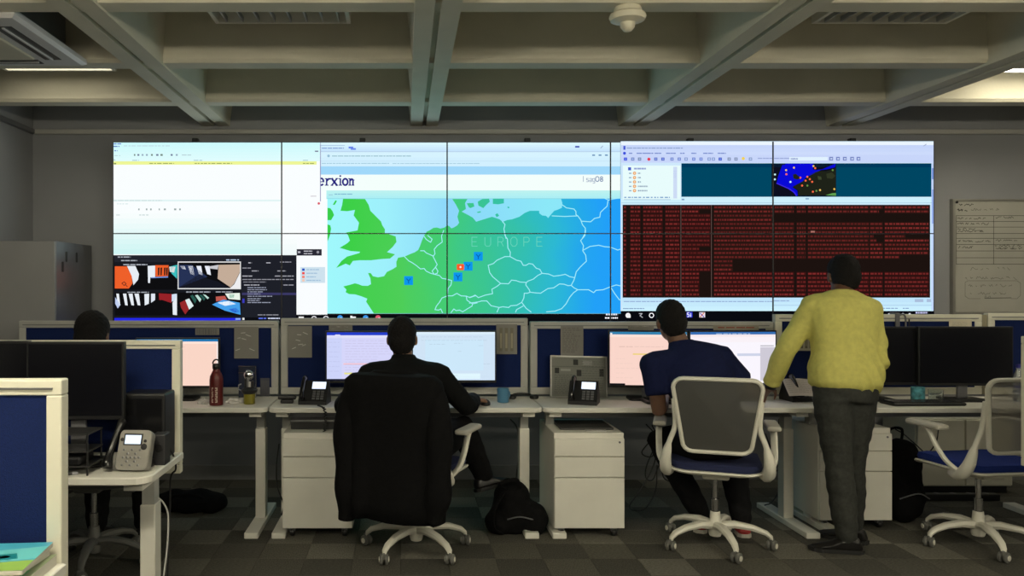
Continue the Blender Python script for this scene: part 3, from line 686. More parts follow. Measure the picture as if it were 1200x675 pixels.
partition(xp(329), xp(618.5), PD, .745, zp(373), .045, 'blue desk screen behind the man with the black jacket', FR)
partition(xp(621.5), xp(906), PD, .745, zp(377), .045, 'blue desk screen behind the framed notice and black phone', FR)
partition(xp(908.5), xp(1151), PD, .745, zp(368.5), .045, 'blue desk screen behind the yellow sweater and two dark monitors', CREAM)
partition(xp(1158), xp(1440), PD, .745, zp(367), .045, 'cream desk screen at the right edge below the whiteboard', CREAM)
p = at(1154.5, 372, PD)
tag(MB().box((p.x - .016, PD + .005, .745), (p.x + .016, PD + .04, zp(369)), bev=.003).build('screen_post', mat('khaki_post', (.30, .27, .18), .5)), 'khaki connecting post between the two right desk screens', 'post')
partition(-2.62, at(211, 0, 3.45).x, 3.45, .64, 1.207, .036, 'cream framed blue desk screen behind the grey desk phone', CREAM)
tb = partition(-2.2, at(72, 0, 2.07).x, 2.07, .02, 1.20, .04, 'cream framed blue floor screen, nearest at the left edge', CREAM)
partition(at(1196, 0, 3.795).x, 4.6, 3.75, .6, 1.205, .036, 'cream edged desk screen just inside the right edge of the photo', CREAM)

# ---------------------------------------------------------------- desks
DT, DF, DB = .734, 4.69, 5.185
def desk(x0, x1, y0, y1, z, label, feet=True, legs=(0, 1), fy0=-.08, r=.05, corners=(1, 1, 0, 0)):
    xc = (x0 + x1) / 2; hw = (x1 - x0) / 2 - .003; d = y1 - y0
    t = thing('desk', label, 'desk', (xc, y0, 0), group='white sit-stand desks')
    mb = MB(); out = rounded(-hw, 0, hw, d, r, 5, corners)
    n = len(out); ins = lambda k: [(x + (k if x < 0 else -k), y + (k if y < d / 2 else -k)) for x, y in out]
    mb.rings([[Vector((x, y, zz)) for x, y in o2] for o2, zz in ((ins(.004), z - .03), (out, z - .026), (out, z - .004), (ins(.004), z))])
    mb.build('desktop', LAMI, t)
    MB().box((-hw + .1, .14, z - .075), (hw - .1, .19, z - .031)).build('cross_beam', GREYM, t)
    MB().box((-hw + .1, d - .14, z - .075), (hw - .1, d - .09, z - .031)).build('cross_beam', GREYM, t)
    for k in legs:
        x = -hw + .075 if k == 0 else hw - .075
        lg = MB().box((x - .03, .22, .03), (x + .03, .30, z - .16), bev=.004).build('leg', WHITE, t)
        MB().box((x - .024, .228, z - .17), (x + .024, .292, z - .031)).build('inner_column', GREYF, lg)
        MB().box((x - .04, fy0, 0), (x + .04, fy0 + .66, .034), bev=.005).build('foot', WHITE, lg)
        MB().box((x - .035, .05, z - .06), (x + .035, d - .03, z - .031)).build('bracket', WHITE, lg)
    return t
desk(-2.4, -.8, DF, DB, DT, 'white desk with the red bottle and yellow pot on it')
desk(-.8, .8, DF, DB, DT, 'white desk with the blue mug, before the man in black')
desk(.8, 2.4, DF, DB, DT, 'white desk where the man in the navy shirt sits')
desk(2.4, 4.0, DF, DB, DT, 'white desk with the two dark monitors on it')
desk(-2.55, -.94, 2.98, 3.445, DT, 'white desk with rounded corner carrying the grey desk phone', legs=(1,), r=.07)
desk(-2.2, at(66, 0, 2.0).x, 1.25, 2.065, DT, 'white desk carrying the magazines, nearest to the camera', legs=(1,), r=.04, fy0=.05)

# low white cupboard and power strip under the right desk
p = at(1074, 491, 5.6); q = at(1188, 560, 5.6)
t = thing('low_cupboard', 'low white cupboard against the wall under the right desk', 'cupboard', ((p.x + q.x) / 2, 5.62, 0))
hw = (q.x - p.x) / 2
MB().box((-hw, 0, .05), (hw, .38, .52), bev=.005).build('body', CREAM, t)
for k in (-1, 1): MB().box((min(0, k * hw) + .012, -.016, .06), (max(0, k * hw) - .006, -.001, .51), bev=.003).build('door', CREAM, t)
MB().box((-hw + .02, .02, 0), (hw - .02, .36, .05)).build('plinth', BLACK, t)
p = at(1120, 560, 5.42)
t = thing('power_strip', 'black power strip on the floor before the low white cupboard', 'power strip', (p.x, 5.45, 0))
MB().box((-.30, -.03, 0), (.30, .03, .045), bev=.006).build('body', BLACK, t)
for k in range(5): MB().lathe([(.018, .045), (.018, .048), (.012, .046)], 12, Matrix.Translation((-.22 + .11 * k, 0, 0))).build('socket', GREYM, t)

# ---------------------------------------------------------------- drawer pedestals
def pedestal(x0, x1, y, label, h=.60):
    xc = (x0 + x1) / 2; hw = (x1 - x0) / 2
    t = thing('drawer_pedestal', label, 'drawer unit', (xc, y, 0), group='mobile drawer pedestals')
    MB().box((-hw, .012, .055), (hw, .50, h), bev=.005).build('body', WHITE, t)
    for z0, z1 in ((.06, .345), (.35, .465), (.47, h - .03)):
        d = MB().box((-hw + .002, -.008, z0), (hw - .002, .011, z1), bev=.003).build('drawer', WHITE, t)
    MB().lathe([(.006, 0), (.006, .004), (.002, .004)], 10, Matrix.Translation((hw - .03, -.008, h - .05)) @ Matrix.Rotation(PI/2, 4, 'X')).build('lock', GREYM, t)
    for sx in (-1, 1):
        for yy in (.05, .45):
            MB().lathe([(.02, -.012), (.024, -.008), (.024, .008), (.02, .012)], 14, Matrix.Translation((sx * (hw - .05), yy, .024)) @ Matrix.Rotation(PI/2, 4, 'Y')).build('caster', BLACK, t)
            MB().box((sx * (hw - .05) - .016, yy - .016, .03), (sx * (hw - .05) + .016, yy + .016, .056)).build('caster_plate', GREYM, t)
    return t
pedestal(-.70, -.30, 4.62, 'white drawer pedestal half hidden by the draped black jacket')
pedestal(at(650, 0, 4.6).x, at(733, 0, 4.6).x, 4.62, 'white three-drawer pedestal between the two seated men')
pedestal(at(960, 0, 4.78).x, at(1045, 0, 4.78).x, 4.78, 'white drawer pedestal behind the legs of the standing man')

# ---------------------------------------------------------------- monitors
def mon_to3(w, h):
    return lambda x, y, L: Vector((-w/2 + x * w, -.0015 - .0004 * L, h - y * h))
def monitor(px_c, y, z0, w, h, rz, label, paint=None, stand=True, depth=.028, base_w=.24):
    t = thing('monitor', label, 'monitor', (px_c, y, DT), rz, group='desk monitors')
    zb = z0 - DT; b = .009
    Mz = lambda o: setattr(o, 'location', (0, 0, zb)) or o
    Mz(MB().box((-w/2 - b, 0, -b * 1.8), (w/2 + b, depth, h + b), bev=.003).build('housing', BLACK, t))
    if paint:
        c = Canvas(mon_to3(w, h)); paint(c); Mz(c.build('screen', PIC, t))
    else:
        Mz(MB().box((-w/2, -.0015, 0), (w/2, .002, h)).build('screen', DARKSCR, t))
    if stand:
        MB().box((-.03, depth, .012), (.03, depth + .02, zb + h * .55), bev=.004).build('neck', GREYM, t)
        o = rounded(-base_w/2, -.06, base_w/2, .12, .03); MB().slab(o, 0, .012).build('base', BLACK, t)
    return t
def doc_left(c):
    c.rect(0, 0, 1, 1, (214, 214, 250)); c.up(); c.rect(0, 0, 1, .06, (36, 62, 200)); c.rect(0, .06, .18, 1, (205, 212, 250)); c.rect(0, .06, 1, .12, (225, 225, 250)); c.up()
    rr = random.Random(4)
    for k in range(14): c.words(.22, rr.uniform(.6, .98), .17 + k * .055, .008, (196, 192, 226), lo=.02, hi=.09, gap=.015, rnd=rr)
    for k in range(7): c.words(.02, .15, .2 + k * .1, .01, (190, 196, 235), lo=.02, hi=.06, gap=.012, rnd=rr)
    c.rect(.2, .64, 1, .67, (244, 196, 205)); c.rect(.21, .83, .36, .87, (232, 230, 140)); c.rect(.1, .045, .16, .065, (230, 230, 250)); c.rect(0, .965, .22, 1, (20, 22, 40))
def doc_right(c):
    c.rect(0, 0, 1, 1, (208, 228, 246)); c.up(); c.rect(0, 0, 1, .05, (222, 240, 252)); c.rect(.15, .16, .86, .8, (205, 232, 250)); c.rect(.05, .86, .82, .97, (224, 246, 254)); c.up()
    rr = random.Random(9)
    for x, y, l in ((.5, .23, .1), (.8, .28, .06), (.55, .4, .05), (.3, .66, .1), (.86, .66, .1), (.2, .25, .2), (.25, .9, .3), (.1, .1, .75), (.1, .17, .8)): c.words(x, x + l, y, .007, (178, 198, 216), lo=.02, hi=.06, gap=.012, rnd=rr)
def doc_pink(c):
    c.rect(0, 0, 1, 1, (250, 214, 202)); c.up(); c.rect(0, 0, 1, .05, (50, 130, 175)); c.rect(0, .05, 1, .1, (252, 226, 216)); c.up()
    rr = random.Random(2)
    c.rect(.3, .405, 1, .43, (238, 210, 120)); c.words(.12, .3, .27, .02, (232, 196, 184), lo=.03, hi=.08, gap=.01, rnd=rr); c.words(.32, .7, .27, .012, (234, 198, 186), lo=.03, hi=.08, gap=.01, rnd=rr)
    for k in range(5): c.words(.08, .2 + .1 * (k % 3), .5 + .09 * k, .01, (240, 206, 194), lo=.02, hi=.06, gap=.012, rnd=rr)
    c.rect(0, .97, .2, 1, (20, 20, 24)); c.rect(.005, .02, .03, .05, (240, 240, 240))
def doc_blank_pink(c):
    c.rect(0, 0, 1, 1, (250, 214, 198)); c.up(); c.rect(0, 0, 1, .05, (30, 120, 180)); c.rect(0, .05, 1, .1, (255, 228, 216)); c.up(); c.rect(.985, .05, 1, 1, (250, 240, 236))
    rr = random.Random(8); c.words(.3, .6, .16, .01, (236, 200, 188), lo=.02, hi=.08, rnd=rr, gap=.02)
def doc_white(c):
    c.rect(0, 0, 1, 1, (250, 246, 254)); c.up(); c.rect(0, 0, 1, .05, (52, 110, 180)); c.rect(0, .05, 1, .1, (248, 236, 240)); c.rect(0, .1, 1, .2, (250, 242, 248)); c.rect(.82, .3, .995, .95, (206, 202, 214)); c.rect(.55, .42, .82, .47, (206, 212, 232)); c.up()
    rr = random.Random(6); c.rect(.82, .265, .98, .28, (150, 150, 160)); c.words(.3, .7, .03, .012, (200, 220, 240), lo=.03, hi=.08, rnd=rr, gap=.01)
    for k in range(9): c.words(.04, rr.uniform(.2, .5), .26 + k * .07, .008, (228, 222, 232), lo=.02, hi=.07, gap=.012, rnd=rr)
def mon_px(x0, x1, y0, y1, d, rz, label, paint=None, **kw):
    a = at(x0, y1, d); b = at(x1, y0, d)
    return monitor((a.x + b.x) / 2, d, a.z, (b.x - a.x) / math.cos(rz), b.z - a.z, rz, label, paint, **kw)
mon_px(383, 480.5, 389.5, 446, 5.03, 0, 'monitor left of the seated man with the jacket, lilac document on screen', doc_left)
mon_px(484, 580, 389, 445.5, 5.03, 0, 'monitor right of the seated man with the jacket, pale blue page on screen', doc_right)
mon_px(716, 803, 389, 451.5, 5.02, -.12, 'monitor with pink page and yellow line before the navy shirt', doc_pink)
mon_px(808, 910, 389, 449, 5.02, .06, 'monitor with white page and blue title bar beside the yellow sleeve', doc_white)
mon_px(160, 255.5, 397.5, 452, 5.02, 0, 'monitor with plain pink page behind the red bottle', doc_blank_pink)
mon_px(974, 1073, 384.5, 448, 5.0, 0, 'dark switched off monitor half hidden by the yellow sweater', None)
mon_px(1078, 1186, 384.5, 449, 4.97, 0, 'dark switched off monitor behind the glass tumbler on the right', None)
monitor(at(88, 0, 3.2).x, 3.2, .927, .368, .283, 0, 'black switched off monitor beside the grey desk phone', None, base_w=.22)
monitor(at(-29, 0, 3.2).x, 3.24, .927, .368, .283, 0, 'black switched off monitor cut off by the left edge of the photo', None, base_w=.22)

# ---------------------------------------------------------------- office chairs
def mesh_mat(name, c, alpha):
    m = bpy.data.materials.new(name); m.use_nodes = True
    b = m.node_tree.nodes['Principled BSDF']; b.inputs['Base Color'].default_value = c; b.inputs['Roughness'].default_value = .8; b.inputs['Alpha'].default_value = alpha
    return m
MESHD = mesh_mat('mesh_dark', (.075, .075, .068, 1), .86)
MESHL = mesh_mat('mesh_grey', (.30, .28, .23, 1), .62)
SEATB = mat('seat_blue', (.015, .035, .22), .85, var=.15, scale=150, bump=.2, bscale=400, spec=.2)
SEATN = mat('seat_navy', (.012, .018, .07), .9, var=.15, scale=150)
CHW = mat('chair_white', (.76, .74, .65), .4, var=.03, scale=10)
CHG = mat('chair_grey', (.16, .16, .15), .5)
def chair(x, y, rz, label, base_a, frame=CHW, seat=SEATN, mesh=MESHD, base_m=None):
    t = thing('office_chair', label, 'chair', (x, y, 0), rz, group='swivel office chairs')
    base_m = base_m or frame
    mb = MB(); mb.lathe([(.03, .055), (.036, .07), (.036, .13), (.03, .15), (.026, .19)], 18)
    for k in range(5):
        a = base_a + 2 * PI * k / 5; u = Vector((math.cos(a), math.sin(a), 0))
        P = [u * r + Vector((0, 0, z)) for r, z in ((.02, .115), (.1, .125), (.19, .115), (.26, .092), (.285, .07), (.287, .056))]
        mb.tube(P, [.032, .029, .024, .02, .016, .012], 8, flat=.75)
    mb.build('base', base_m, t, True)
    wm = MB()
    for s in (-1, 1): wm.lathe([(.008, -.009), (.024, -.009), (.028, -.005), (.028, .005), (.024, .009), (.008, .009)], 16, Matrix.Translation((s * .014, 0, 0)) @ Matrix.Rotation(PI/2, 4, 'Y'))
    wm.box((-.006, -.02, .004), (.006, .02, .034), bev=.004)
    me = wm.mesh('caster'); me.materials.append(mat('caster_plastic', (.13, .13, .12), .4))
    hm = MB()
    hm.lathe([(.002, -.0025), (.014, -.0025), (.014, .0025), (.002, .0025)], 12, Matrix.Rotation(PI/2, 4, 'Y'))
    hme = hm.mesh('caster_hub'); hme.materials.append(CHW)
    for k in range(5):
        a = base_a + 2 * PI * k / 5; o = link('caster', me, None, t, True); o.location = (math.cos(a) * .29, math.sin(a) * .29, .0285); o.rotation_euler = (0, 0, a + (.7, -.5, .3, 1.1, -.9)[k])
        for s in (-1, 1): link('caster_hub', hme, None, o).location = (s * .0245, 0, 0)
    MB().lathe([(.022, .17), (.022, .26), (.0145, .262), (.0145, .42)], 16).build('gas_column', CHROME, t, True)
    MB().box((-.07, -.11, .385), (.07, .10, .425), bev=.012).build('mechanism', base_m, t)
    mb = MB(); o = rounded(-.245, -.22, .245, .235, .09, 6)
    sag = lambda x, y: .014 * (x / .25) ** 2 - (.02 * max(0, (y - .15) / .08) ** 2)
    mb.rings([[Vector((x * k, y * k, z + sag(x * k, y * k))) for x, y in o] for k, z in ((.75, .416), (.97, .428), (1.0, .436), (.985, .444))])
    mb.build('seat_pan', frame, t, True)
    mb = MB(); mb.rings([[Vector((x * k, y * k, z + sag(x * k, y * k))) for x, y in o] for k, z in ((.93, .445), (.955, .462), (.93, .482), (.8, .490), (.4, .487))])
    mb.build('seat', seat, t, True)
    yb = lambda z: -.225 - .075 * max(0, (z - .55)) / .40 - .012 * math.sin((z - .55) * 8)
    def prof(k=1.0):
        P = []
        for (cx_, cz, a0, r) in ((.168, .905, 0, .05), (-.168, .905, PI/2, .05), (-.122, .615, PI, .05), (.122, .615, 1.5*PI, .05)):
            P += [(cx_ + r * math.cos(a0 + PI/2 * j / 4), cz + r * math.sin(a0 + PI/2 * j / 4)) for j in range(5)]
        return [(x * k, .76 + (z - .76) * k) for x, z in P]
    bow = lambda x: -.035 * (1 - (x / .24) ** 2)
    loop = [Vector((x, yb(z) + bow(x), z)) for x, z in prof()]
    ring = loop + [loop[0], loop[1]]
    MB().tube(ring, .0145, 8, cap=False, flat=.8).build('back_frame', frame, t, True)
    mb = MB(); R = []
    for k in (1.0, .7, .35, .002): R.append([Vector((x, yb(z) + bow(x) * (1 + .0 * k), z)) for x, z in prof(k)])
    mb.rings(R, cap=False); mb.build('back_mesh', mesh, t, True)
    for s in (-1, 1):
        MB().tube(smooth_path([(s*.225, -.06, .425), (s*.252, -.16, .435), (s*.258, -.225, .50), (s*.240, -.245, .60), (s*.208, -.255, .70), (s*.215, -.285, .84)], 4),
                  [.014 + .018 * math.sin(min(1, i / 12) * PI) ** .7 if i < 12 else .014 for i in range(21)], 9).build('back_upright', frame, t, True)
        ar = MB().tube(smooth_path([(s*.25, -.15, .45), (s*.288, -.11, .50), (s*.296, -.05, .57), (s*.297, .0, .645), (s*.292, .05, .66)], 4), [.02] * 17, 8, flat=.65).build('arm', frame, t, True)
        MB().box((s*.292 - .036, -.10, .662), (s*.292 + .036, .15, .69), bev=.012).build('arm_pad', frame if frame is CHG else mat('arm_pad', (.50, .48, .42), .6), ar)
    return t
chair(.06, 4.42, -.42, 'white office chair with a black jacket hung on its back', -PI/2 + .63 + .42, mesh=MESHD)
chair(at(838, 0, 4.50).x, 4.50, -.33, 'white mesh-back office chair the man in the navy shirt sits on', -PI/2 + .33)
chair(3.18, 4.50, .12, 'empty white office chair with bright blue seat on the right', math.radians(-103) - .12, seat=SEATB, mesh=MESHL)
chair(-1.62, 4.22, .0, 'dark grey office chair under the man behind the left screens', -PI/2 + .15, frame=CHG, seat=SEATN)

# black jacket over the middle chair
t = thing('jacket', 'black jacket draped over the back of the middle office chair', 'jacket', (.06 - .255 * math.sin(.42), 4.42 - .255 * math.cos(.42), .965), -.42)
def jring(hw, yc, hd, z, n=40, fold=.0, ph=0):
    R = []
    for k in range(n):
        a = 2 * PI * k / n; ca, sa = math.cos(a), math.sin(a)
        x = hw * math.copysign(abs(ca) ** .55, ca); y = hd * math.copysign(abs(sa) ** .7, sa)
        wv = fold * (math.sin(a * 7 + ph) + .6 * math.sin(a * 11 + 1.7 * ph))
        R.append(Vector((x * (1 + wv * .3), yc + y + wv, z)))
    return R
mb = MB()
mb.rings([jring(.13, -.05, .04, .022), jring(.225, -.05, .065, .014), jring(.258, -.05, .078, -.012), jring(.266, -.045, .082, -.05), jring(.266, -.04, .082, -.10, fold=.003), jring(.264, -.025, .085, -.22, fold=.006, ph=.4),
          jring(.262, -.01, .092, -.38, fold=.009, ph=.9), jring(.262, -.01, .098, -.52, fold=.012, ph=1.3), jring(.26, -.005, .10, -.64, fold=.014, ph=1.6), jring(.255, 0, .10, -.72, fold=.016, ph=1.9)], cap=False)
mb.add([Vector(v) for v in mb.v[:40]], [tuple(range(39, -1, -1))])
o = mb.build('jacket_body', BLACKF, t, True); md = o.modifiers.new('thickness', 'SOLIDIFY'); md.thickness = .008; md.offset = -1
for s, zend in ((-1, -.745), (1, -.70)):
    P = smooth_path([(s*.20, -.03, -.03), (s*.25, -.05, -.14), (s*.262, -.065, -.34), (s*.255, -.06, -.55), (s*.245 - .02, -.055, zend)], 5)
    n = len(P); mb = MB(); mb.tube(P, [.05 + .012 * math.sin(i * .9) * (i / n) + .016 * math.sin(PI * i / n) for i in range(n)], 14); mb.build('sleeve', BLACKF, t, True)
mb = MB(); mb.tube(smooth_path([(-.16, .03, .0), (-.10, -.04, .018), (0, -.07, .022), (.10, -.04, .018), (.16, .03, .0)], 5), .018, 8, flat=1.3); mb.build('collar', BLACKF, t, True)
# ---------------------------------------------------------------- people
def remesh(mb, voxel, it=5, fold=None):
    me = mb.mesh('tmp'); o = bpy.data.objects.new('tmp', me); COL.objects.link(o)
    r = o.modifiers.new('r', 'REMESH'); r.mode = 'VOXEL'; r.voxel_size = voxel
    s = o.modifiers.new('s', 'SMOOTH'); s.factor = .5; s.iterations = it
    dg = bpy.context.evaluated_depsgraph_get(); dg.update()
    out = bpy.data.meshes.new_from_object(o.evaluated_get(dg))
    bpy.data.objects.remove(o); bpy.data.meshes.remove(me)
    if fold:
        no = [v.normal.copy() for v in out.vertices]
        for v, n in zip(out.vertices, no): v.co += n * fold(v.co, n)
        out.update()
    return out
V = Vector
def lerp(a, b, t): return a * (1 - t) + b * t
def frame(d, up):
    d = d.normalized(); r = d.cross(up).normalized(); return d, r, r.cross(d)
def hand(mb, wr, d, back, thumb, curl=.35, sz=1.0):
    """wrist, direction of the fingers, direction of the back of the hand, side of the thumb"""
    d = d.normalized(); b = (back - d * back.dot(d)).normalized(); s = d.cross(b)
    if s.dot(thumb) < 0: s = -s
    pal = []
    for t, wd in ((.0, .026), (.03, .034), (.065, .041), (.09, .038)):
        c = wr + d * t * sz
        pal.append([c + s * math.cos(2*PI*k/12) * wd * sz + b * math.sin(2*PI*k/12) * .0145 * sz for k in range(12)])
    mb.rings(pal)
    for off, ln in ((.030, .068), (.010, .078), (-.011, .072), (-.031, .056)):
        p = wr + d * (.078 if abs(off) < .02 else .070) * sz + s * off * sz; P = [p]; dd = d.copy(); a = curl
        for q in (.45, .32, .23):
            dd = (dd * math.cos(a) - b * math.sin(a)); dd = (dd + s * off * .8).normalized(); p = p + dd * ln * q * sz * 1.05; P.append(p); a = curl * 1.2
            b2 = b
        mb.capsule(P, [.0095 * sz, .0088 * sz, .008 * sz, .0068 * sz], 8)
    p = wr + d * .022 * sz + s * .024 * sz
    P = [p, p + (d * .45 + s * .8 - b * .25).normalized() * .036 * sz]; P.append(P[1] + (d * .85 + s * .4 - b * .4).normalized() * .032 * sz); P.append(P[2] + (d * .95 + s * .05 - b * .45).normalized() * .024 * sz)
    mb.capsule(P, [.013 * sz, .0115 * sz, .0098 * sz, .0078 * sz], 8)
HAIRM = mat('black_hair', (.008, .007, .007), .75, var=.4, scale=150, bump=.6, bscale=260, spec=.2)
EYEW = mat('eye_white', (.6, .6, .58), .3)
def person(name, label, S):
    """S holds joints in metres; l is the side at -X"""
    g = {k: (V(v) if isinstance(v, tuple) and len(v) == 3 and isinstance(v[0], (int, float)) else v) for k, v in S.items()}
    t = thing('person', label, 'person', (g['hip'].x, g['hip'].y, 0))
    hip, chest, neck, head = g['hip'], g['chest'], g['neck'], g['head']
    rs = (g['shr'] - g['shl']).normalized(); rh = (g['thr'] - g['thl']).normalized()
    sp = smooth_path([hip, chest, neck], 8)
    def torso(inf, a=0.0, b=1.0, low=.09, shape=1.0):
        R = []
        prof = [(0, .155, .105), (.15, .16, .112), (.3, .148, .105), (.45, .15, .108), (.6, .168, .118), (.75, .178, .118), (.86, .165, .104), (.94, .12, .085), (1, .07, .066)]
        for tt, hw, hd in prof:
            if tt < a - 1e-6 or tt > b + 1e-6: continue
            i = tt * (len(sp) - 1); i0 = min(int(i), len(sp) - 2); c = lerp(sp[i0], sp[i0+1], i - i0)
            dr = (sp[min(i0+2, len(sp)-1)] - sp[max(i0-1, 0)]).normalized(); r = lerp(rh, rs, tt); r = (r - dr * r.dot(dr)).normalized(); f = r.cross(dr) * -1
            hw *= shape; k = inf * (1 if tt < .9 else .5) + (.012 if inf > .017 and tt < .2 else 0)
            R.append([c + r * (hw + k) * math.copysign(abs(math.cos(2*PI*j/20)) ** .85, math.cos(2*PI*j/20)) + f * (hd + k) * math.copysign(abs(math.sin(2*PI*j/20)) ** .85, math.sin(2*PI*j/20)) for j in range(20)])
        if a == 0 and low > 0:
            dr = (sp[1] - sp[0]).normalized(); base = [p - dr * low for p in R[0]]; cc = sum(base, V()) / 20
            R.insert(0, [lerp(cc, p, .85) for p in base])
        return R
    # body
    mb = MB(); mb.rings(torso(0))
    arm_r = [.056, .05, .046, .041, .043, .036, .028]; leg_r = [.088, .085, .072, .058, .058, .052, .038]
    def chain(a, b, c): return [a, lerp(a, b, .33), lerp(a, b, .67), b, lerp(b, c, .3), lerp(b, c, .65), c]
    for s in 'lr':
        mb.capsule(chain(g['sh'+s], g['el'+s], g['wr'+s]), arm_r)
        mb.capsule([lerp(chest, neck, .6), g['sh'+s]], [.07, .058])
        d, back, th = g['hand'+s]; hand(mb, g['wr'+s], V(d), V(back), V(th), g.get('curl', .35))
        mb.capsule(chain(g['th'+s], g['kn'+s], g['an'+s]), leg_r)
        td = V(g['toe'+s]).normalized(); an = g['an'+s]; dn = V(g.get('sole'+s, (0, 0, -1))); drp = g.get('drop'+s, an.z)
        mb.capsule([an - td * .025 + dn * (drp * .45), an + td * .05 + dn * (drp - .034), an + td * .125 + dn * (drp - .026)], [.03, .024, .014])
    up, fc = V(g['up']).normalized(), V(g['face']).normalized(); fc = (fc - up * fc.dot(up)).normalized(); rt_ = fc.cross(up)
    HM = Matrix((rt_, fc, up)).transposed()
    hp = lambda x, y, z: head + HM @ V((x, y, z))
    mb.capsule([neck - up * .03, lerp(neck, hp(0, -.012, -.05), .6), hp(0, -.012, -.04)], [.06, .054, .052])
    mb.ball(hp(0, -.008, .02), (.075, .096, .098), HM); mb.ball(hp(0, .022, -.045), (.056, .066, .066), HM); mb.ball(hp(0, .05, -.085), (.028, .026, .024), HM)
    mb.capsule([hp(0, .082, .015), hp(0, .102, -.022)], [.009, .013], 8); mb.ball(hp(0, .086, .03), (.05, .014, .01), HM); mb.capsule([hp(-.02, .08, -.058), hp(.02, .08, -.058)], .008, 8)
    for s in (-1, 1): mb.ball(hp(s * .078, -.004, -.01), (.010, .02, .032), HM)
    link('body', remesh(mb, .0075, 4), g['skin'], t, True).data.transform(Matrix.Translation(-t.location))
    for s in (-1, 1):
        ey = MB().ball(hp(s * .03, .076, .008), .0115, None, 10, 6).build('eye', EYEW, t, True, world=True)
        MB().ball(hp(s * .03, .0845, .008), .0048, None, 8, 6).build('iris', BLACK, ey, True).data.transform(Matrix.Translation(-t.location))
    # hair
    mb = MB(); hx = g.get('hairx', 0)
    mb.ball(hp(0, -.016, .034), (.083 + hx, .098 + hx, .094 + hx), HM); mb.ball(hp(0, -.035, -.012), (.079 + hx, .074 + hx, .08), HM); mb.ball(hp(0, -.046, -.052), (.062, .046, .045), HM)
    link('hair', remesh(mb, .008, 3, lambda p, n: .0022 * math.sin(p.x * 230 + p.z * 90) * math.sin(p.z * 190 + p.y * 120)), HAIRM, t, True).data.transform(Matrix.Translation(-t.location))
    # shirt
    mb = MB(); inf = g.get('inf', .018); mb.rings(torso(inf, .0, 1.0, g.get('hem', .06), g.get('shape', 1.0)))
    for s in 'lr':
        ch = chain(g['sh'+s], g['el'+s], g['wr'+s]); k = g['sleeve']; R = [q + inf * .8 for q in arm_r]
        if k == 7: R = [q + inf * .75 for q in arm_r]; R[-1] += .006
        mb.capsule([lerp(chest, neck, .62), g['sh'+s]], [.075 + inf, .056 + inf])
        if k == 7: ch = ch[:-1] + [lerp(ch[-2], ch[-1], .9)]
        mb.tube([ch[0] + (ch[0] - ch[1]).normalized() * .03] + ch[:k], [R[0] * .8] + R[:k], 16)
    if g.get('collar', True): mb.tube([neck - up * .02, neck + up * .035], [.078, .066], 16)
    shirt = link(g.get('shirtname', 'shirt'), remesh(mb, .009, 5, g.get('fold')), g['shirt'], t, True); shirt.data.transform(Matrix.Translation(-t.location))
    if k == 7:
        for s in 'lr':
            w0, w1 = g['wr'+s], lerp(g['wr'+s], g['el'+s], .16)
            MB().tube([lerp(w0, w1, .15), lerp(w0, w1, .3), w1, lerp(w0, w1, 1.2)], [.034, .041, .043, .040], 16).build('cuff', g['shirt'], shirt, True).data.transform(Matrix.Translation(-t.location))
    # trousers
    mb = MB(); low = torso(.016, 0, .18, .10); mb.rings(low); ti = g.get('tinf', .016)
    for s in 'lr':
        ch = chain(g['th'+s], g['kn'+s], g['an'+s]); mb.capsule(ch, [q + ti * (1 if i < 4 else 1.25) for i, q in enumerate(leg_r)])
    link('trousers', remesh(mb, .010, 5, lambda p, n: .0035 * math.sin(p.z * 60 + p.x * 35 + p.y * 20) * math.sin(p.z * 23 + 1)), g['trousers'], t, True).data.transform(Matrix.Translation(-t.location))
    # shoes
    for s in 'lr':
        td = V(g['toe'+s]).normalized(); an = g['an'+s]; dn = V(g.get('sole'+s, (0, 0, -1))).normalized(); sd = td.cross(dn).normalized()
        fl = g.get('drop'+s, an.z)
        def ringat(u, wd, h0, h1):
            c = an + td * u
            return [c + sd * wd * math.cos(2*PI*j/14) + dn * ((fl - h0) if math.sin(2*PI*j/14) > 0 else (fl - h1)) * 1.0 + dn * (0 if True else 0) + dn * (-.012 * abs(math.cos(2*PI*j/14)) if math.sin(2*PI*j/14) > 0 else .02 * abs(math.cos(2*PI*j/14))) for j in range(14)]
        mb = MB(); mb.rings([ringat(-.075, .022, .016, .05), ringat(-.06, .036, .012, .085), ringat(-.02, .040, .012, .095), ringat(.03, .042, .012, .085), ringat(.08, .048, .012, .062), ringat(.13, .048, .012, .048), ringat(.165, .036, .014, .038), ringat(.182, .016, .018, .030)])
        sh = link('shoe', remesh(mb, .006, 3), g['shoe'], t, True); sh.data.transform(Matrix.Translation(-t.location))
        mb = MB(); out = [(-.08, .02), (-.06, .038), (-.02, .04), (.03, .041), (.08, .049), (.13, .05), (.168, .038), (.188, .014)]
        pts = [an + td * u + sd * wd for u, wd in out] + [an + td * u - sd * wd for u, wd in reversed(out)]
        mb.rings([[p + dn * (fl - .002) for p in pts], [p + dn * (fl - .022) for p in pts]]); so = mb.build('sole', g['sole_m'], sh); so.data.transform(Matrix.Translation(-t.location))
    return t
BLKTR = mat('black_trousers', (.007, .007, .008), .9, var=.2, scale=50, spec=.15)
GRYTR = mat('charcoal_trousers', (.040, .042, .038), .85, var=.2, scale=60, spec=.2, bump=.25, bscale=25)
BLKSH = mat('black_leather', (.010, .009, .009), .4); RUBB = mat('black_rubber', (.012, .012, .012), .6)
SK1 = mat('skin_tan', (.30, .165, .10), .55, var=.08, scale=30); SK2 = mat('skin_brown', (.15, .075, .045), .55, var=.08, scale=30); SK3 = mat('skin_dark', (.13, .06, .035), .5, var=.1, scale=30)
FWD = (0, 1, 0)
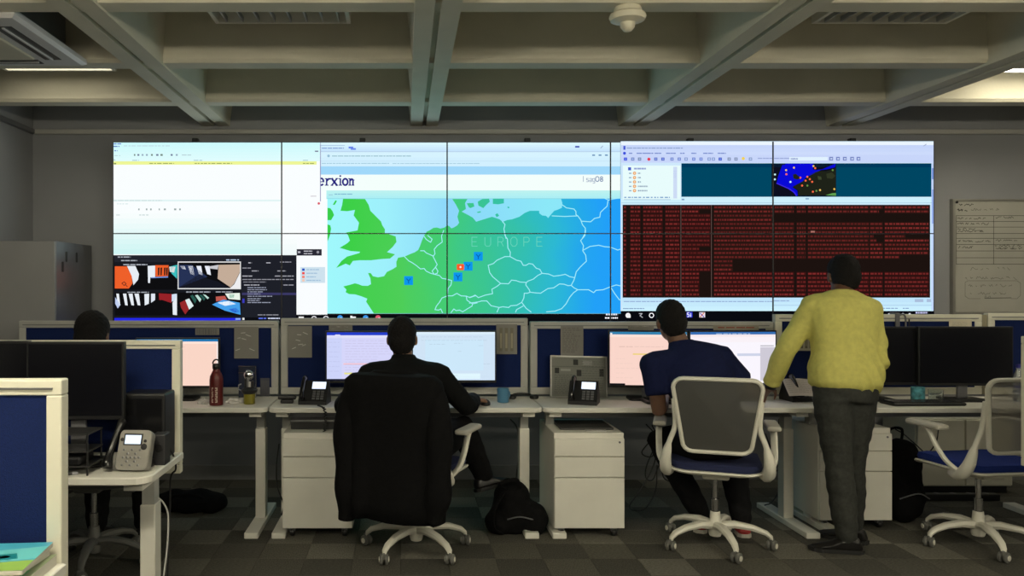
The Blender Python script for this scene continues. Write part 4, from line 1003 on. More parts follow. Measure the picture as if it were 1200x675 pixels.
# middle man in black, one leg crossed
person('man', 'person in black shirt seated at the middle desk, back turned, hand on mouse', dict(
    hip=(.06, 4.39, .585), chest=(.02, 4.45, .82), neck=(-.01, 4.50, 1.025), head=(-.018, 4.535, 1.145), up=(0, .12, 1), face=(.06, 1, -.1),
    shl=(-.19, 4.47, .945), shr=(.185, 4.48, .94), ell=(-.345, 4.50, .76), elr=(.345, 4.53, .765), wrl=(-.345, 4.72, .785), wrr=(.395, 4.72, .775),
    handl=((.1, 1, -.05), (0, .1, 1), (1, 0, 0)), handr=((.65, .8, -.12), (0, .1, 1), (-1, 0, 0)),
    thl=(-.03, 4.42, .575), thr=(.16, 4.42, .575), knl=(-.05, 4.86, .53), knr=(.34, 4.80, .60), anl=(.10, 4.86, .09), anr=(.47, 4.87, .30), toel=(.1, 1, 0), toer=(.75, .35, .12), soler=(.25, -.1, -.95), dropr=.085,
    skin=SK1, shirt=mat('black_shirt', (.005, .0055, .006), .9, var=.15, scale=60, spec=.15, bump=.2, bscale=30), trousers=BLKTR, shoe=BLKSH, sole_m=RUBB, sleeve=7, inf=.02))
# man in navy polo
person('man', 'person in navy polo shirt leaning left in the white mesh chair', dict(
    hip=(1.70, 4.47, .59), chest=(1.67, 4.53, .85), neck=(1.57, 4.61, 1.095), head=(1.525, 4.66, 1.235), up=(-.12, .15, 1), face=(-.1, 1, -.12),
    shl=(1.395, 4.56, .995), shr=(1.765, 4.55, 1.035), ell=(1.415, 4.52, .745), elr=(1.97, 4.60, .84), wrl=(1.52, 4.76, .79), wrr=(1.83, 4.80, .79),
    handl=((.3, 1, -.08), (0, .1, 1), (1, 0, 0)), handr=((-.3, 1, -.05), (0, .1, 1), (-1, 0, 0)),
    thl=(1.61, 4.48, .575), thr=(1.79, 4.48, .575), knl=(1.52, 4.86, .52), knr=(1.94, 4.87, .52), anl=(1.74, 4.78, .10), anr=(1.95, 4.70, .09), toel=(.4, 1, 0), toer=(.15, 1, 0),
    skin=SK2, shirt=mat('navy_shirt', (.008, .012, .050), .9, var=.15, scale=60, spec=.15, bump=.2, bscale=30), trousers=BLKTR, shoe=mat('red_shoe', (.35, .03, .03), .6), sole_m=mat('white_rubber', (.55, .52, .46), .6), sleeve=3, inf=.022, shirtname='polo_shirt'))
# standing man in the yellow sweater
def sweater_fold(p, n):
    d = (p.z - 1.02) * .9 + (p.x - 2.42) * 1.15
    a = max(0, min(1, (1.30 - p.z) / .25)) * max(0, min(1, (p.x - 2.28) / .1))
    hem = max(0, 1 - abs(p.z - .885) / .02)
    e = (p.x - 2.50) * 1.0 + (p.z - 1.10) * .42          # long folds falling from the right shoulder blade
    g = max(0, min(1, (p.x - 2.36) / .1))
    return a * (g * .011 * max(0, math.sin(e * 105)) ** 2 + .002 * math.sin(d * 40)) + .0022 * math.sin(p.z * 60 + p.y * 40) * (1 if p.x < 2.24 else 0) - .004 * hem
person('man', 'person in yellow sweater standing with one hand on the desk', dict(
    hip=(2.40, 4.42, .90), chest=(2.415, 4.47, 1.17), neck=(2.43, 4.53, 1.405), head=(2.475, 4.585, 1.492), up=(.05, .32, 1), face=(.05, 1, -.35),
    shl=(2.275, 4.51, 1.322), shr=(2.562, 4.49, 1.305), ell=(2.145, 4.57, 1.085), elr=(2.572, 4.42, 1.03), wrl=(2.112, 4.69, .865), wrr=(2.56, 4.60, .905),
    handl=((-.28, .75, -.80), (-.15, .6, .75), (1, .3, 0)), handr=((-.7, .5, -.35), (.3, .7, .3), (0, 0, 1)), curl=.22,
    thl=(2.325, 4.42, .88), thr=(2.475, 4.43, .88), knl=(2.352, 4.40, .47), knr=(2.475, 4.50, .46), anl=(2.385, 4.38, .085), anr=(2.515, 4.56, .085), toel=(-1, .28, 0), toer=(-.7, .7, 0),
    skin=SK3, shirt=mat('yellow_knit', (.62, .585, .165), .85, var=.08, scale=40, spec=.2, bump=.15, bscale=500), trousers=GRYTR, shoe=BLKSH, sole_m=RUBB, sleeve=7, inf=.021, hem=.035, collar=False, shape=1.0, tinf=.012, shirtname='sweater', fold=sweater_fold))
# man behind the left screens
person('man', 'dark haired person seated behind the left screens, only the head showing', dict(
    hip=(-1.62, 4.19, .585), chest=(-1.635, 4.24, .84), neck=(-1.65, 4.28, 1.06), head=(-1.655, 4.30, 1.178), up=(0, .1, 1), face=(.1, 1, -.05), hairx=.006,
    shl=(-1.83, 4.26, 1.00), shr=(-1.46, 4.26, 1.00), ell=(-1.95, 4.36, .78), elr=(-1.34, 4.36, .78), wrl=(-1.86, 4.60, .79), wrr=(-1.44, 4.60, .79),
    handl=((.2, 1, -.1), (0, .1, 1), (1, 0, 0)), handr=((-.2, 1, -.1), (0, .1, 1), (-1, 0, 0)),
    thl=(-1.71, 4.2, .575), thr=(-1.53, 4.2, .575), knl=(-1.75, 4.62, .52), knr=(-1.48, 4.62, .52), anl=(-1.75, 4.60, .09), anr=(-1.48, 4.60, .09), toel=(0, 1, 0), toer=(0, 1, 0),
    skin=SK2, shirt=mat('charcoal_shirt', (.014, .014, .016), .9, var=.15, scale=60, spec=.15), trousers=BLKTR, shoe=BLKSH, sole_m=RUBB, sleeve=7, inf=.02))
# wrist strap of the standing man
w0, w1 = V((2.112, 4.69, .865)), V((2.145, 4.57, 1.085)); u = (w1 - w0).normalized()
tag(MB().tube([w0 - u * .012, w0 + u * .006], [.0345, .0355], 18).build('wristwatch', BLACK, None, True), 'black watch strap on the wrist of the yellow sleeve', 'watch')
# ---------------------------------------------------------------- things on the desks
def phone(x, y, rz, label, body=BLACK, lcd=True, grey=False):
    t = thing('desk_phone', label, 'phone', (x, y, DT), rz, group='desk phones')
    M = Matrix.Rotation(math.radians(-28), 4, 'X')
    mb = MB(); pr = [(-.075, 0), (.075, 0), (.075, .03), (.03, .125), (.012, .135), (-.075, .022)]
    mb.rings([[V((xx, a, b)) for a, b in pr] for xx in (-.085, .085)]); mb.build('body', body, t)
    sl = math.atan2(.135 - .022, .087); face = Matrix.Translation((0, -.075, .022)) @ Matrix.Rotation(sl, 4, 'X')
    fb = lambda a, b, z0, z1, nm, m_: MB().box((a[0], a[1], z0), (b[0], b[1], z1), face).build(nm, m_, t)
    fb((-.012, .085), (.07, .132), 0, .003, 'display', emis('phone_lcd', (.75, .85, 1.0), 1.3))
    for r in range(4):
        for c_ in range(3): fb((-.004 + c_ * .025, .012 + r * .016), (.014 + c_ * .025, .023 + r * .016), 0, .003, 'key', GREYM)
    P = [face @ V(p) for p in ((-.058, .005, .012), (-.058, .03, .034), (-.058, .08, .04), (-.058, .125, .034), (-.058, .148, .012))]
    MB().tube(smooth_path(P, 4), [.022, .022, .02, .017, .016, .015, .015, .015, .015, .015, .016, .017, .02, .022, .022, .022, .022], 10, flat=.7).build('handset', GLOSSB, t, True)
    return t
p = at(372, 478, 4.84); phone(p.x - .02, 4.88, -.1, 'black desk phone on the desk left of the draped jacket')
p = at(686, 472, 4.83); phone(p.x, 4.87, -.35, 'black desk phone with bright display before the framed notice')
p = at(938, 466, 4.98); phone(p.x, 5.0, .1, 'black desk phone under the papers beside the yellow sweater')
# grey conference-style phone at the left
p = at(157, 548, 3.1)
t = thing('desk_phone', 'grey desk phone with lit display and round buttons on the near left desk', 'phone', (p.x, 3.12, DT), -.08, group='desk phones')
PG = mat('phone_grey', (.30, .29, .26), .42, .2)
face = Matrix.Translation((0, -.045, .006)) @ Matrix.Rotation(math.radians(68), 4, 'X')
out = rounded(-.062, 0, .066, .152, .018); 
mb = MB(); mb.rings([[face @ V((xx * k, yy, zz)) for xx, yy in out] for k, zz in ((.98, -.03), (1, -.012), (1, .004), (.95, .010))]); mb.build('body', PG, t)
MB().box((-.05, -.03, 0), (.05, .07, .03), bev=.006).build('stand', BLACK, t)
MB().box((-.036, .098, .009), (.026, .132, .0125), face).build('display', emis('phone_lcd', (.75, .85, 1.0), 1.3), t)
MB().box((-.042, .093, .008), (.032, .138, .0108), face).build('display_frame', BLACK, t)
kme = None
for r in range(5):
    for c_ in range(5):
        if (r + c_) % 2 == 0 or r == 2:
            MB().lathe([(.0045, .009), (.0045, .0125), (.002, .013)], 8, face @ Matrix.Translation((-.034 + c_ * .0155, .018 + r * .0145, 0))).build('key', GREYM, t)
for x_, y_, r_ in ((.042, .088, .012), (-.047, .115, .007), (.044, .11, .006)): MB().lathe([(r_, .009), (r_, .013), (r_ * .5, .0135)], 14, face @ Matrix.Translation((x_, y_, 0))).build('key', BLACK, t)
P = smooth_path([(-.085, -.06, .018), (-.088, -.045, .05), (-.082, -.015, .10), (-.074, .02, .15), (-.07, .045, .175)], 4)
MB().tube(P, [.024, .025, .026, .024, .021, .019, .018, .018, .018, .018, .018, .019, .02, .022, .024, .025, .024], 12, flat=.7).build('handset', GLOSSB, t, True)
# black computer and speaker behind it
p = at(172, 0, 3.32)
t = thing('desktop_computer', 'black desktop computer standing behind the grey desk phone', 'computer', (p.x, 3.335, DT))
MB().box((-.088, -.06, 0), (.088, .085, .27), bev=.008).build('case', BLACK, t); MB().box((-.075, -.064, .03), (.075, -.0605, .25)).build('front_panel', GLOSSB, t)
p = at(187, 0, 3.2)
t = thing('speaker', 'small dark box speaker at the right corner of the near left desk', 'speaker', (p.x, 3.22, DT))
MB().box((-.027, -.035, 0), (.027, .035, .122), bev=.005).build('case', mat('speaker_plastic', (.025, .025, .028), .5), t); MB().lathe([(.019, 0), (.021, -.003), (.015, .002)], 16, Matrix.Translation((0, -.036, .07)) @ Matrix.Rotation(PI/2, 4, 'X')).build('cone', BLACK, t)
# document tray and pen on the near desk
p = at(84, 540, 3.08)
t = thing('document_tray', 'black two-tier document tray below the dark monitor', 'tray', (p.x - .07, 3.06, DT))
for z in (.03, .085, .15): MB().box((-.16, -.05, z), (.16, .10, z + .006), bev=.002).build('shelf', mat('tray_plastic', (.035, .035, .035), .3), t)
for sx in (-1, 1):
    for yy in (-.045, .092): MB().tube([(sx * .155, yy, 0), (sx * .155, yy, .156)], .004, 8).build('post', BLACK, t)
MB().box((-.12, -.048, .036), (.13, .09, .07), bev=.01).build('stored_case', BLACK, t)
p = at(83, 553, 3.04)
t = thing('marker_pen', 'black marker pen lying on the near left desk', 'pen', (p.x, 3.02, DT + .006), .5)
MB().tube([(-.03, 0, 0), (.012, 0, 0)], .006, 10).build('barrel', BLACK, t, True); MB().tube([(.012, 0, 0), (.032, 0, 0)], .0065, 10).build('cap', mat('pen_cap', (.3, .3, .32), .4), t, True)
# magazines
MAGC = print_mat('magazine_print', .35)
def magazine(x, y, z, rz, w_, d_, h_, label, paint):
    t = thing('magazine', label, 'magazine', (x, y, z), rz, group='magazines on the near desk')
    MB().box((-w_/2, -d_/2, 0), (w_/2, d_/2, h_ - .001), bev=.002).build('pages', mat('page_edge', (.62, .60, .52), .7), t)
    c = Canvas(lambda a, b, L: V((-w_/2 + a * w_, d_/2 - b * d_, h_ + .0002 * L))); paint(c); c.build('cover', MAGC, t)
def cov_a(c):
    c.rect(0, 0, 1, 1, (70, 165, 195)); c.up(); c.rect(0, .02, .4, .22, (25, 30, 36)); c.poly([(0,.4),(.35,.35),(.6,.55),(.5,1),(0,1)], (222, 190, 150)); c.poly([(.55,.3),(1,.15),(1,.6),(.7,.7)], (110, 200, 205)); c.poly([(.6,.75),(1,.65),(1,1),(.5,1)], (150, 190, 90)); c.up()
    c.words(.03, .36, .07, .03, (225, 225, 225), lo=.03, hi=.08, gap=.02); c.words(.05, .3, .14, .02, (225, 225, 225), lo=.03, hi=.08, gap=.02); c.poly([(.1,.5),(.35,.45),(.3,.7),(.12,.72)], (190, 90, 60)); c.poly([(.62,.45),(.8,.4),(.86,.6),(.68,.66)], (30, 130, 140)); c.disc(.73, .53, .05, (235, 235, 230)); c.poly([(.2,.78),(.45,.74),(.4,.9),(.22,.94)], (240, 230, 200))
def cov_b(c): c.rect(0, 0, 1, 1, (150, 165, 130)); c.up(); c.rect(.1, .1, .9, .4, (200, 195, 150)); c.rect(.05, .55, .95, .9, (90, 170, 110))
magazine(-1.03, 1.945, DT, .02, .30, .21, .026, 'lowest magazine in the pile on the near desk', cov_b)
magazine(-1.045, 1.95, DT + .0265, -.06, .29, .20, .016, 'middle magazine in the pile on the near desk', cov_b)
magazine(-1.03, 1.945, DT + .043, .09, .29, .205, .012, 'top magazine with blue and green picture cover on the near desk', cov_a)

# bottle, tissues, pot
p = at(253.5, 480, 4.80)
t = thing('drink_bottle', 'red metal drink bottle with white lettering and loop cap', 'bottle', (p.x, 4.80, DT))
RED = mat('red_enamel', (.11, .008, .007), .4)
MB().lathe([(.036, 0), (.040, .004), (.040, .15), (.037, .172), (.026, .196), (.020, .206), (.020, .214)], 24).build('body', RED, t, True)
cp = MB().lathe([(.021, .214), (.023, .218), (.023, .240), (.018, .246)], 20).build('cap', BLACK, t, True)
MB().tube([(.021 * math.cos(a), 0, .244 + .026 * math.sin(a)) for a in [PI * k / 10 for k in range(11)]], .0045, 8).build('loop', BLACK, cp, True)
c = Canvas(lambda a, b, L: V((.0404 * math.sin(a), -.0404 * math.cos(a), b)))
wc = (205, 190, 175)
for k, z in enumerate((.022, .046, .070, .094)):
    for (P) in (([(-.55, z), (-.2, z + .02)], [(-.55, z + .02), (-.2, z)]), ([(-.5, z), (-.5, z + .02), (-.2, z + .02), (-.2, z), (-.5, z)],))[k % 2]: c.line(P, .0001, wc)
for k, z in enumerate((.020, .043, .066, .089)):
    for (a0, a1, z0, z1) in ((-.5, -.22, z, z + .006), (-.5, -.38, z, z + .019), (-.5, -.22, z + .013, z + .019), (.05, .38, z, z + .006), (.24, .38, z, z + .019), (.05, .38, z + .013, z + .019))[k % 2::1]: c.rect(a0, z1, a1, z0, wc)
c.rect(-.35, .124, .0, .118, (90, 40, 32)); c.rect(-.3, .132, .05, .127, (90, 40, 32))
c.f = [f for f in c.f]; c.build('lettering', PAPER, t)
TIS = mat('tissue', (.62, .60, .58), .9, bump=.6, bscale=60)
def tissue(x, y, sx, label, seed):
    rr = random.Random(seed); bm = bmesh.new(); bmesh.ops.create_icosphere(bm, subdivisions=3, radius=1)
    for v in bm.verts:
        k = 1 + .3 * math.sin(v.co.x * 5 + seed) * math.sin(v.co.y * 6 + 2 * seed) + rr.uniform(-.1, .1); v.co *= k; v.co.z = max(v.co.z, -.2) + .2; v.co.x *= sx; v.co.y *= .03; v.co.z *= .024
    me = bpy.data.meshes.new('tissue'); bm.to_mesh(me); bm.free(); o = link('tissue', me, TIS); o.location = (x, y, DT); tag(o, label, 'tissue', 'crumpled tissues')
p = at(238, 480, 4.85); tissue(p.x, 4.86, .035, 'crumpled white tissue left of the red bottle', 1)
p = at(274, 478, 4.85); tissue(p.x, 4.88, .055, 'crumpled white tissue between the red bottle and yellow pot', 4)
p = at(291.5, 479, 4.83)
t = thing('pen_pot', 'yellow pot holding dark gadgets and a round silver top', 'pot', (p.x, 4.85, DT))
MB().lathe([(.030, 0), (.034, .003), (.034, .062), (.031, .064), (.030, .01)], 22, cap=True).build('pot', mat('yellow_glaze', (.20, .175, .015), .4), t, True)
MB().lathe([(.031, .058), (.046, .07), (.05, .085), (.03, .10), (.012, .105)], 18).build('dark_disc', BLACK, t, True)
for x_, h_, m_ in ((-.02, .15, BLACK), (.004, .135, TIS), (.022, .14, BLACK), (-.006, .16, GREYM)): MB().box((x_ - .007, -.02, .05), (x_ + .007, -.008, h_), bev=.002).build('gadget', m_, t)
MB().ball((-.004, 0, .172), (.030, .022, .03)).build('silver_top', CHROME, t, True)
MB().tube([(-.045, -.01, .08), (-.062, -.012, .09), (-.06, -.012, .115), (-.045, -.01, .12)], .004, 6).build('ring_handle', CHROME, t, True)
p = at(337, 476, 4.9)
t = thing('webcam', 'small black webcam lying near the desk joint', 'webcam', (p.x, 4.88, DT))
MB().box((-.038, -.02, 0), (.038, .02, .022), bev=.006).build('foot', BLACK, t); MB().box((-.055, -.012, .022), (.055, .022, .045), bev=.008).build('head', BLACK, t)
# mugs and glass
def mug(p, y, m_, label, h=.085, r=.036):
    t = thing('mug', label, 'mug', (p.x, y, DT), .0, group='mugs')
    MB().lathe([(r * .9, 0), (r, .004), (r, h), (r * .92, h), (r * .9, .008), (.004, .006)], 24).build('cup', m_, t, True)
    MB().tube([(r * .2 + .02 * math.cos(a) + .5 * r, r * .85 + .018 * math.cos(a) * .8 - .002, h * .5 + .026 * math.sin(a)) for a in [-PI/2 + PI * k / 8 for k in range(9)]], .0055, 8).build('handle', m_, t, True)
mug(at(590, 472, 4.9), 4.92, mat('blue_glaze', (.07, .20, .33), .3), 'plain blue mug beside the hand on the mouse')
mug(at(1078, 463, 4.93), 4.95, mat('teal_glaze', (.10, .35, .42), .35, var=.8, scale=28), 'patterned teal mug on the right desk', .088, .038)
GLASS = mat('clear_glass', (.85, .9, .88), .04, trans=.95, spec=.5)
p = at(1099, 463, 4.92); t = thing('glass_tumbler', 'clear glass tumbler in front of the dark monitor', 'glass', (p.x, 4.94, DT))
MB().lathe([(.030, 0), (.038, .004), (.042, .072), (.0395, .072), (.034, .01), (.004, .008)], 24).build('tumbler', GLASS, t, True)
p = at(1194, 442, 4.95); t = thing('water_bottle', 'clear plastic water bottle with blue cap at the right edge', 'bottle', (p.x, 4.95, DT))
MB().lathe([(.030, 0), (.033, .005), (.033, .13), (.026, .165), (.014, .195), (.014, .21)], 20).build('body', mat('clear_plastic', (.7, .75, .8), .1, trans=.8), t, True)
MB().lathe([(.0155, .205), (.0155, .225), (.012, .228)], 16).build('cap', mat('cap_blue', (.03, .03, .22), .4), t, True); MB().lathe([(.0336, .085), (.0336, .10)], 20, cap=False).build('label_band', mat('band_blue', (.05, .06, .3), .5), t, True)
# keyboards and mice
def keyboard(x, y, rz, label, w_=.44, d_=.15):
    t = thing('keyboard', label, 'keyboard', (x, y, DT), rz, group='keyboards')
    mb = MB(); mb.rings([[V((xx, yy, zz)) for xx, yy in rounded(-w_/2 + k, -d_/2 + k, w_/2 - k, d_/2 - k, .012, 3)] for k, zz in ((.004, 0), (0, .004), (0, .014), (.004, .018))]); mb.build('body', BLACK, t)
    me = MB().box((-.0085, -.008, 0), (.0085, .008, .005), bev=.0015, seg=1).mesh('key'); me.materials.append(GLOSSB)
    for r in range(6):
        for c_ in range(20):
            o = link('key', me, None, t); o.location = (-w_/2 + .026 + c_ * (w_ - .052) / 19, -d_/2 + .022 + r * .0205, .018)
keyboard(at(1082, 468, 4.82).x, 4.83, .03, 'black keyboard on the right desk before the tumbler')
keyboard(-.0, 4.86, 0, 'black keyboard hidden behind the man in the black shirt')
keyboard(1.66, 4.90, 0, 'black keyboard before the man in the navy shirt')
def mouse(x, y, label):
    mb = MB(); mb.ball((0, 0, .008), (.03, .052, .026)); me = mb.mesh('computer_mouse')
    for v in me.vertices: v.co.z = max(v.co.z, 0)
    o = link('computer_mouse', me, BLACK, None, True); o.location = (x, y, DT); tag(o, label, 'mouse', 'computer mice')
mouse(.475, 4.81, 'black computer mouse under the hand of the man in the black shirt')
# papers over the phone beside the sweater
c = Canvas(lambda a, b, L: V((-.10 + a * .20, -.07 + (1 - b) * .14, .002 + .0003 * L + .015 * math.sin(a * 3))))
for k in range(8): c.rect(k / 8, 0, (k + 1) / 8, 1, (206, 196, 194))
c.L = 1
for k in range(7): c.words(.06, .94, .1 + k * .115, .015, (150, 140, 140), lo=.05, hi=.12, gap=.02)
p = at(937, 452, 4.95)
o = c.build('loose_papers', PAPER); o.location = (p.x, 4.92, .815); o.rotation_euler = (math.radians(40), math.radians(4), 0); tag(o, 'loose printed sheets lying on the phone beside the yellow sweater', 'paper')
md = o.modifiers.new('t', 'SOLIDIFY'); md.thickness = .002
# small black stuff at the desk ends
p = at(612, 462, 5.1)
t = thing('headset', 'black headset lying at the joint of the two middle desks', 'headset', (p.x, 5.08, DT))
MB().tube(smooth_path([(-.07, 0, .012), (-.05, .04, .02), (0, .06, .024), (.05, .04, .02), (.07, 0, .012)], 5), .007, 8).build('band', BLACK, t, True)
for s in (-1, 1): MB().lathe([(.022, 0), (.028, .006), (.028, .02), (.018, .026)], 16, Matrix.Translation((s * .07, -.01, 0))).build('ear_cup', BLACK, t, True)
t = thing('binder_stand', 'dark clear-pocket stand behind the yellow pot', 'stand', (at(289, 0, 5.1).x, 5.12, DT))
MB().box((-.055, 0, .0), (.055, .012, .20), bev=.002).build('pocket', mat('smoky_acrylic', (.03, .035, .06), .15), t)
for a, b in (((-.056, -.002, .196), (.056, .014, .201)), ((.052, -.002, 0), (.057, .014, .2)), ((-.056, -.002, .155), (.056, .0, .159))): MB().box(a, b).build('edge', CHROME, t)

# ---------------------------------------------------------------- papers pinned to the desk screens
GREYP, LINE = (168, 166, 160), (118, 116, 112)
def pinned(x0, y0, x1, y1, style, label, d=PD - .003, base=(132, 130, 125)):
    a = at(x0, y1, d); b = at(x1, y0, d); w_, h_ = b.x - a.x, b.z - a.z
    c = Canvas(lambda u, v, L: V((u * w_, -.0004 * L, h_ - v * h_)))
    rr = random.Random(int(x0)); c.rect(0, 0, 1, 1, base); c.up()
    if style == 'text':
        for k in range(int(h_ / .014)): c.words(.08, rr.uniform(.55, .95), .06 + k * .9 * .014 / h_, .006 / h_, (112, 110, 106), lo=.06, hi=.2, gap=.04, rnd=rr)
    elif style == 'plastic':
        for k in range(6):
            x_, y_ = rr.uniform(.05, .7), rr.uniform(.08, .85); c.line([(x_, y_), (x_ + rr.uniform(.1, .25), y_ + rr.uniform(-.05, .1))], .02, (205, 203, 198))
        for k in range(8): c.words(.15, .8, .3 + k * .06, .008, (128, 127, 122), lo=.06, hi=.2, gap=.05, rnd=rr)
    elif style == 'bars':
        x_ = .05
        while x_ < .93: q_ = rr.uniform(.012, .035); c.rect(x_, .12, x_ + q_, .9, (92, 92, 96)); x_ += q_ + rr.uniform(.015, .04)
    elif style == 'columns':
        for k in range(3): c.rect(.15 + k * .26, .12, .3 + k * .26, .9, (120, 116, 100))
        for k in range(3): c.rect(.18 + k * .26, .3, .27 + k * .26, .8, (160, 154, 132), L=2)
    else:
        c.words(.1, .9, .3, .2, style, lo=.1, hi=.2, gap=.03, rnd=rr)
    o = c.build('pinned_sheet', PAPER); o.location = (a.x, d, a.z)
    md = o.modifiers.new('t', 'SOLIDIFY'); md.thickness = .0015; md.offset = 1
    return tag(o, label, 'paper', 'sheets pinned to the desk screens')
pinned(229, 384.5, 257, 392.5, 'bars', 'small striped label on the desk screen above the pink monitor')
pinned(274.5, 383, 303, 420, 'plastic', 'plastic covered sheet pinned left of the first screen joint')
pinned(305, 443, 316, 468, 'bars', 'narrow striped label beside the yellow pot', base=(78, 80, 92))
pinned(337, 382, 365.5, 419, 'plastic', 'plastic covered sheet pinned right of the first screen joint')
pinned(385.5, 381, 413, 388.5, 'plastic', 'sheet peeking out above the lilac monitor')
pinned(581.5, 380, 606, 415, 'columns', 'sheet with columns pinned right of the pale blue monitor')
pinned(657, 382, 683.5, 417.5, 'text', 'printed list pinned above the framed notice')
pinned(736, 381.5, 766, 388, 'plastic', 'sheet peeking out above the pink page monitor')
pinned(836, 381, 889, 388, (150, 80, 62), 'strip with reddish print above the white page monitor', base=(150, 144, 132))
pinned(935, 383, 955, 411, 'columns', 'sheet with columns pinned beside the yellow sleeve', base=(190, 184, 168))
pinned(1112, 374.5, 1138.5, 384, 'plastic', 'blank white sheet above the dark right monitor', base=(214, 206, 182))
# framed notice leaning on the screen
a = at(645, 466, 5.1); b = at(712, 417, 5.1)
t = thing('framed_notice', 'framed grey notice with small pictures leaning on the desk screen', 'notice board', ((a.x + b.x) / 2, 5.10, DT), 0)
w_, h_ = b.x - a.x, .265; TM = Matrix.Rotation(math.radians(-10), 4, 'X') @ Matrix.Rotation(math.radians(1.5), 4, 'Y')
GF = mat('notice_frame', (.34, .34, .32), .4, .3)
for p0, p1 in (((-w_/2, -.006, 0), (w_/2, .008, .009)), ((-w_/2, -.006, h_ - .009), (w_/2, .008, h_)), ((-w_/2, -.006, .009), (-w_/2 + .009, .008, h_ - .009)), ((w_/2 - .009, -.006, .009), (w_/2, .008, h_ - .009))): MB().box(p0, p1, TM).build('frame_bar', GF, t)
c = Canvas(lambda u, v, L: TM @ V((-w_/2 + .008 + u * (w_ - .016), -.0005 - .0006 * L, h_ - .008 - v * (h_ - .016))))
c.rect(0, 0, 1, 1, (118, 120, 114)); c.up(); rr = random.Random(12)
for x_, y_, w2, h2 in ((.40, .06, .09, .14), (.06, .28, .08, .14), (.46, .32, .09, .16), (.88, .28, .08, .2)): c.rect(x_, y_, x_ + w2, y_ + h2, (44, 46, 44))
for k in range(13): c.words(.05, .42, .45 + k * .038, .012, (84, 86, 82), lo=.02, hi=.07, gap=.015, rnd=rr); c.words(.56, .95, .1 + k * .06, .012, (90, 92, 86), lo=.02, hi=.07, gap=.015, rnd=rr)
c.rect(.17, .3, .35, .36, (150, 152, 146)); c.rect(.57, .08, .75, .2, (140, 142, 138)); c.rect(.0, .24, 1, .25, (80, 82, 80)); c.build('sheet', PAPER, t)

# ---------------------------------------------------------------- whiteboard with writing
a = at(1119, 366.5, 5.99); b = at(1119, 235, 5.99)
t = thing('whiteboard', 'whiteboard with ruled table and handwriting on the right wall', 'whiteboard', (a.x, 6.0, a.z))
w_, h_ = 1.35, b.z - a.z
MB().box((0, 0, 0), (w_, .025, h_)).build('board', mat('board_white', (.42, .41, .36), .3, var=.06, scale=4), t)
ALU = mat('aluminium', (.38, .37, .33), .4, .7)
for p0, p1 in (((-.012, -.006, -.012), (w_ + .012, .028, .006)), ((-.012, -.006, h_ - .006), (w_ + .012, .028, h_ + .012)), ((-.012, -.006, .006), (.008, .028, h_ - .006)), ((w_ - .008, -.006, .006), (w_ + .012, .028, h_ - .006))): MB().box(p0, p1).build('frame_bar', ALU, t)
PXM = 5.99 / F
c = Canvas(lambda x_, y_, L: V(((x_ - 1119) * PXM, -.001 - .0005 * L, (366.5 - y_) * PXM))); INK = (62, 62, 56); random.seed(21)
for y in (252.6, 259.4, 266, 273.5, 279.2, 286.5, 294, 302, 309.5): c.line([(1121.5, y), (1290, y)], .55, INK)
for x in (1121.7, 1165.5): c.line([(x, 252.6), (x, 309.5)], .55, INK)
def wr(x0, x1, y, h, wd=.55, cc=INK): c.scribble(x0, x1, y, h, wd, cc)
wr(1125, 1142, 238.5, 2.6, .7); wr(1123, 1135, 244.6, 2.6, .9); wr(1139, 1172, 243.8, 3, .5, (104, 103, 96))
for x0, x1, y in ((1123, 1156, 254.6), (1123, 1160, 260.8), (1123, 1144, 267), (1124, 1154, 269.6), (1124, 1162, 281.2), (1124, 1142, 288.4), (1168, 1189, 253.4), (1168, 1194, 280.6), (1167, 1198, 286.5), (1168, 1199, 289.8)): wr(x0, x1, y, 2.5)
CG = (112, 111, 104)
for x0, x1, y in ((1138, 1160, 313), (1170, 1186, 313.2), (1132, 1196, 324), (1136, 1146, 333), (1150, 1188, 333.2), (1138, 1144, 341), (1147, 1180, 342), (1155, 1166, 346.8)): wr(x0, x1, y, 3.4, .5, CG)
c.line([(1132, 331), (1135, 329), (1193, 329), (1197, 332), (1197, 346), (1193, 350), (1186, 350)], .5, CG); c.line([(1132, 331), (1132, 347), (1136, 350), (1150, 350)], .5, CG); c.line([(1155, 349.5), (1186, 349)], .8, (84, 84, 78))
c.build('writing', PAPER, t)
MB().lathe([(.009, 0), (.010, -.008), (.006, -.010)], 12, Matrix.Translation((.016, -.003, h_ - .012)) @ Matrix.Rotation(-PI/2, 4, 'X')).build('corner_magnet', BLACK, t)
# clamp on the right desk screen
p = at(1051, 372, PD); t = thing('screen_clamp', 'dark metal clamp with cable hooked over the right desk screen', 'clamp', (p.x, PD, zp(383)))
MB().box((-.014, -.012, 0), (.014, .0, .085), bev=.003).build('hook_front', GREYM, t); MB().box((-.014, -.012, .080), (.014, .06, .09), bev=.003).build('hook_top', GREYM, t)
MB().tube(smooth_path([(.014, -.006, .075), (.035, -.008, .08), (.05, -.008, .06), (.052, -.008, 0)], 5), .0055, 8).build('cable', GREYM, t, True); MB().tube([(.075, -.006, 0), (.075, -.006, .05)], .004, 8).build('pin', BLACK, t, True)

